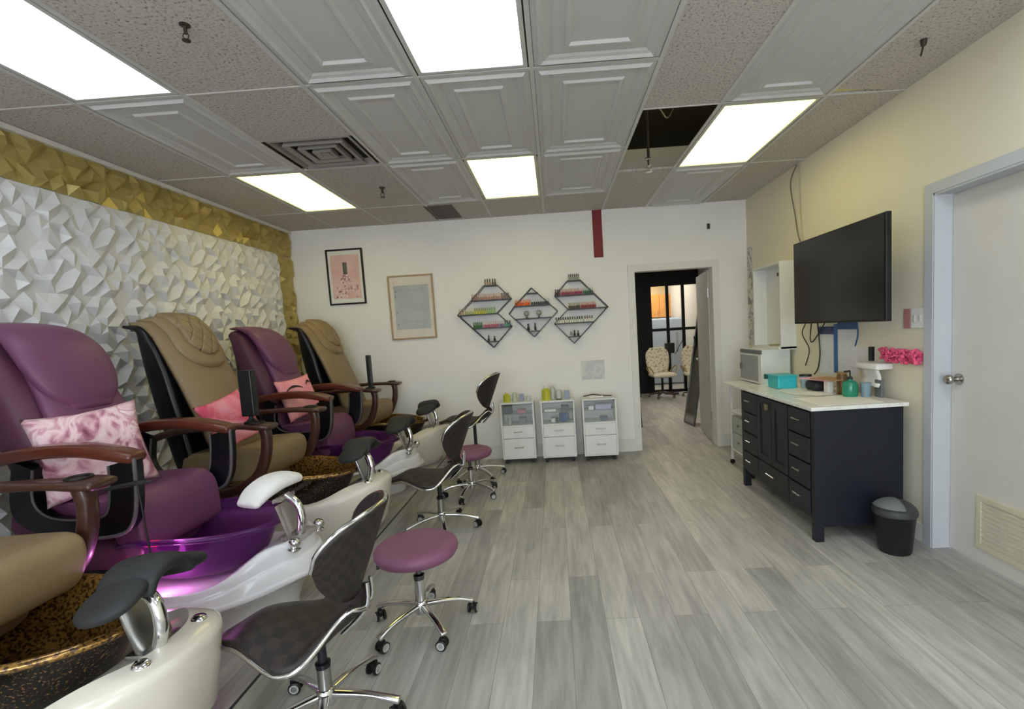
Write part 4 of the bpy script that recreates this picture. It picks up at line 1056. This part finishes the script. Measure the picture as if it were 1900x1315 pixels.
# things on the vanity
tt = thing('storage_bin', 'turquoise plastic bin on the vanity', 'bin', (1.90, 4.18, CT)); bm = bmesh.new()
for s in (1,):
    link('bin_body', B(-.08, .08, -.10, .10, 0, .105, bev=.012), mat('turquoise_plastic', '35b6be', .35), tt)
bx(bm, -.086, .086, -.106, .106, .100, .112, bev=.004); link('bin_rim', bm, mat('turquoise_plastic', '35b6be', .35), tt)
jar_thing('cream_jar', 'small dark green jar left of the turquoise bin', 'jar', 1.86, 4.37, CT, [(0, 0), (.03, 0), (.03, .06), (0, .06)], colmat('cfe0de'), capprof=[(0, .06), (.031, .06), (.031, .10), (0, .10)], capm=colmat('1f4f55'))
jar_thing('lidded_cup', 'pale blue cup with a black lid on the vanity', 'cup', 2.04, 4.07, CT, [(0, 0), (.032, 0), (.045, .10), (0, .10)], colmat('9fb0bd'), capprof=[(0, .10), (.048, .10), (.046, .113), (0, .115)], capm=M_black)
tt = box_thing('toiletry_case', 'black soft case under the pink papers', 'case', 1.99, 2.12, 3.84, 4.0, CT, CT+.08, M_rubber, .03)
o = box_thing('paper_folder', 'pink folder lying on the black case', 'folder', 1.96, 2.18, 3.72, 3.98, CT+.0925, CT+.1005, colmat('e3a9b6', .7), .001); o.rotation_euler = (0, .02, .3)
o = box_thing('brown_envelope', 'tan envelope on top of the pink folder', 'envelope', 1.98, 2.14, 3.62, 3.86, CT+.104, CT+.110, colmat('a8825c', .8), .001); o.rotation_euler = (0, .0, .25)
o = box_thing('acrylic_holder', 'white upright card holder beside the amber bottle', 'holder', 2.03, 2.07, 3.72, 3.78, CT, CT+.09, M_whitep, .004)
jar_thing('amber_bottle', 'tall amber brown bottle on the vanity', 'bottle', 2.10, 3.66, CT, [(0, 0), (.034, 0), (.036, .13), (.03, .15), (.0, .15)], mat('amber_glass', '7a5a2c', .2, trans=.3), capprof=[(0, .15), (.036, .15), (.038, .162), (0, .165)], capm=colmat('8a6a3a'))
tt = jar_thing('soap_dispenser', 'green glass pump bottle on the vanity', 'soap bottle', 2.075, 3.52, CT, [(0, 0), (.046, 0), (.05, .02), (.05, .085), (.042, .108), (.018, .116), (.016, .125), (0, .125)], mat('green_glass', '2f9c7c', .15, trans=.35), capprof=[(0, .125), (.018, .125), (.017, .14), (.005, .145), (.005, .185), (0, .185)], capm=M_black, part='pump')
bm = bmesh.new(); tube(bm, [(0, 0, .183), (-.04, 0, .18)], .006, 8); link('spout', bm, M_black, tt, 40)
jar_thing('tumbler', 'clear tumbler with a blue band behind the green bottle', 'cup', 2.16, 3.48, CT, [(0, 0), (.03, 0), (.034, .10), (.031, .10), (.028, .004), (0, .004)], mat('clear_blue_cup', 'a9c4cf', .1, trans=.5))
box_thing('nail_file_pack', 'grey file pack standing against the wall', 'nail file', 2.215, 2.235, 3.40, 3.47, CT, CT+.12, colmat('6c6f70'), .002)
o = box_thing('paper_sheet', 'large marbled paper sheet spread on the vanity top', 'paper', 1.70, 2.12, 3.22, 3.58, CT+.0005, CT+.0025, mat('marbled_sheet', 'e9e6dc', .5, var=.04), .0005)
o = box_thing('paper_sheet', 'small white paper lying flat at the middle of the vanity', 'paper', 1.85, 2.02, 3.62, 3.80, CT+.0045, CT+.006, M_paper, .0005); o.rotation_euler = (0, 0, .3)
# wall items above vanity
def wall_box(name, label, cat, y0, y1, z0, z1, d, m, bev=.003, gap=.0008):
    o = link(name, B(XR-gap-d, XR-gap, y0, y1, z0, z1, bev=bev), m, None); tag(o, label, cat); return o
M_print = mat('printed_form', 'e4e5e6', .8, var=.09, vscale=9, stretch=(1, 5, 14))
wall_box('notice_sheet', 'white printed notice with a blue header under the television', 'notice', 4.13, 4.34, 1.0, 1.375, .003, M_print, .0005)
wall_box('notice_header', 'navy header band pinned over the left notice', 'notice', 4.12, 4.35, 1.335, 1.40, .006, colmat('33406e'), .001)
wall_box('notice_sheet', 'pale form taped right of the blue tape strip', 'notice', 3.80, 4.06, 1.02, 1.385, .003, M_print, .0005)
wall_box('blue_tape', 'vertical strip of blue tape between the two notices', 'tape', 4.065, 4.115, 1.02, 1.42, .005, colmat('2b63a0'), .001)
wall_box('blue_tape', 'horizontal strip of blue tape over the right hand form', 'tape', 3.80, 4.062, 1.375, 1.43, .006, colmat('1f4f8a'), .001)
wall_box('notice_sheet', 'small white slip taped beside the pale form', 'notice', 3.60, 3.79, 1.08, 1.24, .003, M_paper, .0005)
wall_box('phone_holder', 'thin dark holder clipped above the paper towel dispenser', 'holder', 3.60, 3.63, 1.15, 1.25, .03, M_blackpaint, .003)
tt = thing('towel_dispenser', 'white paper towel dispenser on the wall above the vanity', 'dispenser', (XR-.001, 3.52, 1.0)); bm = bmesh.new()
bx(bm, -.12, 0, -.12, .12, .10, .145, bev=.012); link('dispenser_cover', bm, M_whitep, tt, 40)
bm = bmesh.new(); surf(bm, lambda u, v: (-.10+.02*math.sin(v*3), -.11+.22*u, .10-.12*v), 4, 8); solid(link('towel_sheet', bm, M_paper, tt, 180), .002)
tt = thing('pink_flower_garland', 'bright pink fluffy garland on the wall beside the door frame', 'garland', (XR-.001, 3.30, 1.20)); bm = bmesh.new(); rng = random.Random(9)
link('garland_core', B(-.03, 0, -.17, .17, -.03, .03, bev=.01), mat('hot_pink_core', 'd04a72', .7), tt)
for k in range(190): blob(bm, (-rng.uniform(.015, .058), rng.uniform(-.18, .18), rng.uniform(-.042, .044)), *(rng.uniform(.006, .016) for _ in range(3)), n=7, m=4, M=None)
link('petals', bm, mat('hot_pink_petals', 'e0587e', .7, var=.25, vscale=40), tt, 180)
tt = thing('light_switch', 'white double light switch plate next to the door', 'switch', (XR-.0008, 3.175, 1.443)); link('plate', B(-.008, 0, -.06, .06, -.062, .062, bev=.003), M_whitep, tt)
for s in (-.025, .025):
    link('toggle', B(-.016, -.008, s-.009, s+.009, -.02, .02, bev=.003), colmat('c9c5bd'), tt)
wall_box('pink_switch_cover', 'dull pink plate beside the white light switch', 'switch', 3.24, 3.30, 1.38, 1.505, .008, colmat('b98080', .6))
# TV
tv = thing('television', 'large black flat television mounted on the right wall', 'television', (2.05, 3.68, 1.77))
link('tv_case', B(0.0, .035, -.58, .58, -.333, .333, bev=.004), M_black, tv); link('screen', B(-.003, .001, -.568, .568, -.318, .322), M_screen, tv)
bm = bmesh.new(); bx(bm, .035, .08, -.2, .2, -.15, .15, bev=.01); bx(bm, .08, .247, -.05, .05, -.10, .10); bx(bm, .235, .2495, -.15, .15, -.15, .15); link('wall_mount', bm, M_blackpaint, tv)
tv.rotation_euler = (0, 0, .0)
for i, (P, lab, m_) in enumerate([
    ([(XR-.012, 4.67, H-.01), (XR-.012, 4.79, 2.74), (XR-.012, 4.72, 2.45), (XR-.012, 4.62, 2.17), (XR-.03, 4.30, 2.0)], 'grey cable drooping down the wall to the television', '6a645c'),
    ([(XR-.008, 4.64, H-.02), (XR-.008, 4.63, 2.7), (XR-.008, 4.62, 2.4), (XR-.008, 4.58, 2.1), (XR-.02, 4.5, 1.95)], 'pale cable beside the grey one above the television', 'b9b09a'),
    ([(XR-.02, 4.45, 1.5), (XR-.02, 4.60, 1.35), (XR-.02, 4.48, 1.2), (XR-.02, 4.55, 1.05)], 'dark cable hanging left of the notices below the television', '3a3634'),
    ([(XR-.03, 4.40, 1.5), (XR-.03, 4.44, 1.3), (XR-.02, 4.40, 1.28), (XR-.02, 4.20, 1.45)], 'looped black cable directly under the television', '262424'),
    ([(XR-.02, 4.34, 1.46), (XR-.02, 4.30, 1.2), (XR-.02, 4.33, 1.05), (XR-.02, 4.4, .98)], 'thin black cable running past the left notice', '1e1c1c'),
    ([(XR-.03, 3.78, 1.5), (XR-.03, 3.75, 1.35), (XR-.02, 3.80, 1.25)], 'blue cable stub hanging under the television', '27507e')]):
    bm = bmesh.new(); tube(bm, crom(P, 8), .0055, 6); tag(link('wall_cable', bm, colmat(m_), None, 180), lab, 'cable')
# hutch
HX, HY0, HY1, HZ0, HZ1 = 2.155, 4.75, 5.38, 1.20, 2.03
t = thing('open_wall_box', 'white open fronted wall cabinet behind the television', 'cabinet', (XR-.001, (HY0+HY1)/2, HZ0)); hd = XR-.001-HX; a = (HY1-HY0)/2; hh = HZ1-HZ0
bm = bmesh.new(); bx(bm, -hd, 0, -a, -a+.02, 0, hh); bx(bm, -hd, 0, a-.02, a, 0, hh); bx(bm, -hd, 0, -a+.02, a-.02, hh-.02, hh); bx(bm, -.012, 0, -a+.02, a-.02, .02, hh-.02); link('cabinet_box', bm, M_white, t)
link('cabinet_shelf', B(-hd-.02, 0, -a, a, -.01, .018), M_white, t)
bm = bmesh.new(); tube(bm, [(XR-.05, 5.0, HZ0+.03), (XR-.08, 5.15, HZ0+.024)], .008); tag(link('small_tool', bm, colmat('a9a27c'), None, 40), 'small yellowish tool lying in the open wall cabinet', 'tool')
tt = thing('wall_hook', 'dark round hook inside the open wall cabinet', 'hook', (XR-.013, 5.05, 1.93)); bm = bmesh.new(); lathe(bm, [(0, 0), (.022, 0), (.018, .02), (0, .022)], 14, M=RY(-PI/2)); link('hook_body', bm, colmat('5a504a'), tt, 40)
# trolley table + steriliser
t = thing('side_trolley', 'white side trolley with drawers behind the vanity', 'trolley', (2.0, 4.93, 0))
link('trolley_top', B(-.225, .27, -.36, .40, .83, .85, bev=.003), M_white, t)
for sx, sy in ((-.20, .2), (.22, .2), (-.20, -.33), (.22, -.33)):
    bm = bmesh.new(); bx(bm, sx-.01, sx+.01, sy-.01, sy+.01, .05, .83); lg = link('leg', bm, M_white, t)
    bm = bmesh.new(); lathe(bm, [(0, -.012), (.024, -.01), (.024, .01), (0, .012)], 14, M=T3(sx, sy, .0245)@RX(PI/2)); bx(bm, sx-.008, sx+.008, sy-.014, sy+.014, .03, .05); link('caster', bm, M_black, lg, 40)
for z in (.16, .56): link('shelf_board', B(-.21, .23, -.34, .21, z, z+.015), M_white, t)
for z0, z1 in ((.18, .35), (.36, .52)):
    d_ = link('drawer', B(-.205, .2, -.31, .18, z0, z1, bev=.004), mat('translucent_grey', 'a9aca8', .3), t); bm = bmesh.new(); lathe(bm, [(0, 0), (.008, 0), (.014, .018), (0, .02)], 12, M=T3(-.205, -.02, (z0+z1)/2)@RY(-PI/2)); link('knob', bm, M_steel, d_, 40)
t = thing('towel_steriliser', 'grey towel steriliser cabinet on the side trolley', 'steriliser', (2.0, 5.08, .851))
link('steriliser_body', B(0, .27, -.27, .27, 0.008, .345, bev=.006), mat('pale_aqua_white', 'd9e0dc', .3), t)
bm = bmesh.new(); bx(bm, -.012, .002, -.265, .265, .01, .30, bev=.003); d_ = link('steriliser_door', bm, M_white, t)
link('door_window', B(-.014, -.0115, -.20, .255, .03, .285), mat('grey_glass_door', 'a2a5a4', .25), d_)
link('door_grip', B(-.03, -.014, .20, .235, .13, .20, bev=.003), colmat('66696a'), d_)
link('control_strip', B(-.012, .002, -.265, .265, .305, .343, bev=.002), mat('steel_grey_strip', '74777a', .3), t)
bm = bmesh.new()
for sx in (.03, .24):
    for sy in (-.24, .24): bx(bm, sx-.012, sx+.012, sy-.012, sy+.012, 0, .009)
link('feet', bm, M_black, t)
# waste bin
t = thing('waste_bin', 'black swing-lid waste bin beside the vanity', 'bin', (2.055, 3.03, 0))
bm = bmesh.new(); lathe(bm, [(0, 0), (.085, 0), (.09, .01), (.112, .245), (.118, .25), (0, .25)], 40); link('bin_body', bm, mat('charcoal_plastic', '1b1b1d', .45), t, 50)
bm = bmesh.new(); lathe(bm, [(.12, .245), (.122, .262), (.112, .285), (.09, .308), (.05, .325), (0, .33)], 40); link('dome_lid', bm, mat('grey_lid_plastic', '3a3c3c', .5), t, 60)
bm = bmesh.new()
def flap(u, v):
    a = (u-.5)*1.9*1.0+PI; r = .118*(1-v*.9); z = .25+.0; R_ = .122
    x = r*math.cos(a); y = r*math.sin(a); zz = .255+.085*math.sqrt(max(0, 1-(r/.13)**2))+.004
    return (x, y, zz)
surf(bm, lambda u, v: flap(u, v), 20, 10); o = link('swing_flap', bm, mat('light_grey_flap', '696d6c', .5), t, 180); o.rotation_euler = (0, 0, .55); solid(o, .004, 1)

# ================================================================ ROOM BEYOND THE DOORWAY
bm = bmesh.new(); bx(bm, 3.2, 3.3, YB+.12, BY2, 0, H+.1); struct('wall_right_2', bm, mat('grey_wall', 'b6b3aa', .85, var=.02))
bm = bmesh.new(); bx(bm, .0, .1, YB+.12, BY2, 0, H+.1); struct('wall_left_2', bm, mat('grey_wall', 'b6b3aa', .85))
bm = bmesh.new(); bx(bm, 0, 3.3, BY2, BY2+.1, 0, H+.1); struct('wall_back_2', bm, mat('beige_wall', 'c9b791', .85))
bm = bmesh.new(); bx(bm, 0, 3.3, YB+.12, BY2, H, H+.1); struct('ceiling_2', bm, mat('grey_ceiling', 'b5b2ab', .9))
PY = 10.9
bm = bmesh.new(); bx(bm, .1, 2.16, PY, PY+.08, 0, H); struct('wall_partition', bm, M_blackpanel)
bm = bmesh.new(); bx(bm, 2.16, 3.2, PY, PY+.08, 2.34, H)
for x in (2.48, 2.82): bx(bm, x, x+.06, PY, PY+.06, 0, 2.34)
bx(bm, 2.16, 3.2, PY+.001, PY+.059, 1.36, 1.42); bx(bm, 2.16, 3.2, PY, PY+.08, 0, .06)
w2 = struct('window_2', bm, M_blackpanel)
link('pane', B(2.16, 3.2, PY+.028, PY+.032, .06, 2.34), mat('thin_partition_glass', 'ffffff', .03, alpha=.08, var=0), w2)
d2 = struct('door_2', B(-.02, .02, 0, .88, .01, 2.12, bev=.002), mat('grey_white_door', 'b9b8b4', .6)); d2.location = (1.90, 6.04, 0); d2.rotation_euler = (0, 0, -.13)
bm = bmesh.new(); tube(bm, [(-.02, .82, 1.0), (-.06, .82, 1.0)], .012, 8); tube(bm, [(-.06, .82, 1.0), (-.06, .72, 1.0)], .009, 8); link('door_handle', bm, M_steel, d2, 40)
bm = bmesh.new()
for z in (.3, 1.8): bx(bm, -.026, -.018, -.004, .02, z, z+.1)
link('hinge', bm, M_steel, d2)
# leaning mirror
t = thing('standing_mirror', 'tall framed mirror leaning inside the doorway', 'mirror', (1.93, 7.28, 0.0), .12)
Mm = RY(.165)
bm = bmesh.new(); Hm = 1.66
bx(bm, -.012, .012, -.19, -.165, .0, Hm, M=Mm); bx(bm, -.012, .012, .165, .19, .0, Hm, M=Mm); bx(bm, -.012, .012, -.165, .165, Hm-.03, Hm, M=Mm); bx(bm, -.012, .012, -.165, .165, .0, .03, M=Mm); link('mirror_frame', bm, mat('pewter_frame', '6f6f6b', .35, metal=.6), t)
bm = bmesh.new(); bx(bm, -.008, .0, -.166, .166, .03, Hm-.03, M=Mm); link('mirror_pane', bm, M_mirror, t)
bm = bmesh.new(); bx(bm, .001, .011, -.166, .166, .03, Hm-.03, M=Mm); link('backing', bm, M_blackpanel, t)
bm = bmesh.new(); tube(bm, [(.17, -.12, 1.3), (.36, -.14, .012)], .01, 8); tube(bm, [(.17, .12, 1.3), (.36, .14, .012)], .01, 8); tube(bm, [(.13, -.1, .9), (.26, -.13, .7)], .006, 6); link('rear_strut', bm, M_blackpaint, t, 40)
# floral chairs
M_flor = print_mat('cream_floral_fabric', [(.36, '8f7a62'), (.42, 'd9d0b4'), (.6, 'e9e2c9')], 24, 3, .8, .5)
def floral(x, y, rz, label):
    t = thing('swivel_chair', label, 'chair', (x, y, 0), rz)
    link('backrest', LO([(0, .22, .52, .20, .04), (0, .26, .72, .25, .045), (0, .29, .92, .24, .04), (0, .30, 1.0, .17, .03)], n=28, e=2.8, cap=.03, W=Vector((1, 0, 0))), M_flor, t, 60)
    link('seat', LO([(0, -.22, .47, .24, .04), (0, 0, .475, .25, .045), (0, .2, .47, .23, .04)], n=28, e=3.5, cap=.04, W=Vector((1, 0, 0))), mat('cream_seat_fabric', 'dcd6c0', .8), t, 60)
    bm = bmesh.new(); tube(bm, [(0, 0, .1), (0, 0, .44)], .025, 12); bx(bm, -.08, .08, -.08, .08, .41, .435); link('column', bm, M_black, t, 40)
    for k in range(5):
        a = 2*PI*k/5+.3; bm = bmesh.new(); tube(bm, [(0, 0, .11), (.28*math.cos(a), .28*math.sin(a), .07)], [.024, .016], 8); lg = link('leg', bm, colmat('4a4038'), t, 40)
        bm = bmesh.new(); lathe(bm, [(0, -.02), (.026, -.018), (.026, .018), (0, .02)], 12, M=T3(.28*math.cos(a), .28*math.sin(a), .0265)@RX(PI/2)); link('caster', bm, colmat('5d5348'), lg, 40)
    for s in (-1, 1):
        bm = bmesh.new(); tube(bm, crom([(s*.22, .15, .5), (s*.29, .1, .62), (s*.28, -.12, .64), (s*.22, -.18, .52)], 5), .014, 8); link('armrest', bm, colmat('a58f5f', .4), t, 60)
floral(2.18, 10.2, .1, 'cream floral swivel chair on the left beyond the doorway')
floral(2.86, 10.1, -.1, 'cream floral swivel chair partly hidden by the leaning mirror')
t = thing('salon_chair', 'black chair back standing behind the cream floral chairs', 'chair', (2.47, 10.66, 0)); link('backrest', LO([(0, 0, .9, .10, .02), (0, .02, 1.08, .11, .02)], n=20, e=2.5, cap=.02, W=Vector((1, 0, 0))), M_black, t, 60)
bm = bmesh.new(); tube(bm, [(0, .0, .02), (0, 0, .92)], .02, 8); tube(bm, [(.1, 0, .85), (.28, .0, 1.15)], .008, 6); lathe(bm, [(0, 0), (.16, 0), (.16, .02), (0, .022)], 24); link('chair_post', bm, M_black, t, 40)
t = thing('dark_stool', 'dark stool just inside the doorway on the left', 'stool', (1.10, 7.37, 0))
for sx, sy in ((-.12, -.12), (.12, -.12), (-.12, .12), (.12, .12)):
    bm = bmesh.new(); tube(bm, [(sx, sy, 0.0), (sx*.85, sy*.85, .44)], .012, 8); link('leg', bm, M_black, t, 40)
bm = bmesh.new(); lathe(bm, [(0, .44), (.15, .44), (.155, .47), (.14, .49), (0, .495)], 24); link('seat', bm, M_rubber, t, 50)
# kitchenette behind the glass partition
t = thing('refrigerator', 'pale blue grey refrigerator behind the black framed glass', 'refrigerator', (2.73, 12.4, 0))
link('fridge_body', B(-.45, .45, 0, .65, .02, 1.66, bev=.02), mat('pale_blue_enamel', 'a9b7c6', .35), t)
dd = link('fridge_door', B(-.45, .45, -.045, -.004, .04, 1.64, bev=.015), mat('pale_blue_enamel', 'a9b7c6', .35), t); link('fridge_handle', B(.30, .33, -.08, -.045, .8, 1.3, bev=.006), M_steel, dd)
t = thing('wall_cupboard', 'orange wood wall cupboards above the refrigerator', 'cupboard', (2.73, 13.55, 1.70))
M_or = mat('orange_wood', 'c98a3a', .5, var=.15, vscale=4)
link('cupboard_box', B(-.62, .55, 0, .34, 0, .62), M_or, t)
for x0, x1 in ((-.61, -.24), (-.22, .16), (.18, .54)):
    d_ = link('cupboard_door', B(x0, x1, -.02, -.001, .01, .61, bev=.004), M_or, t); bm = bmesh.new(); tube(bm, [(x1-.04, -.03, .08), (x1-.04, -.03, .18)], .006, 6); link('handle', bm, M_steel, d_)
E_w = emit_mat('warm_far_light', (1, .93, .80), 12.0)
for x, y, l in ((2.35, 11.8, 'nearer ceiling light panel beyond the glass partition'), (2.35, 13.0, 'farther ceiling light panel beyond the glass partition'), (1.6, 8.2, 'unseen fill light panel added above the leaning mirror room')):  # last panel is out of view, added to light the mirror room
    t = thing('ceiling_light', l, 'ceiling light', (x, y, H)); link('diffuser', B(-.3, .3, -.3, .3, -.012, -.006), E_w, t)
    bm = bmesh.new(); bx(bm, -.32, .32, -.32, -.3, -.015, 0); bx(bm, -.32, .32, .3, .32, -.015, 0); bx(bm, -.32, -.3, -.3, .3, -.015, 0); bx(bm, .3, .32, -.3, .3, -.015, 0); link('light_frame', bm, M_tbar, t)

for o in list(bpy.data.objects):
    if o.type == 'MESH' and o.parent is None and 'label' not in o and 'kind' not in o: print('UNLABELLED', o.name)
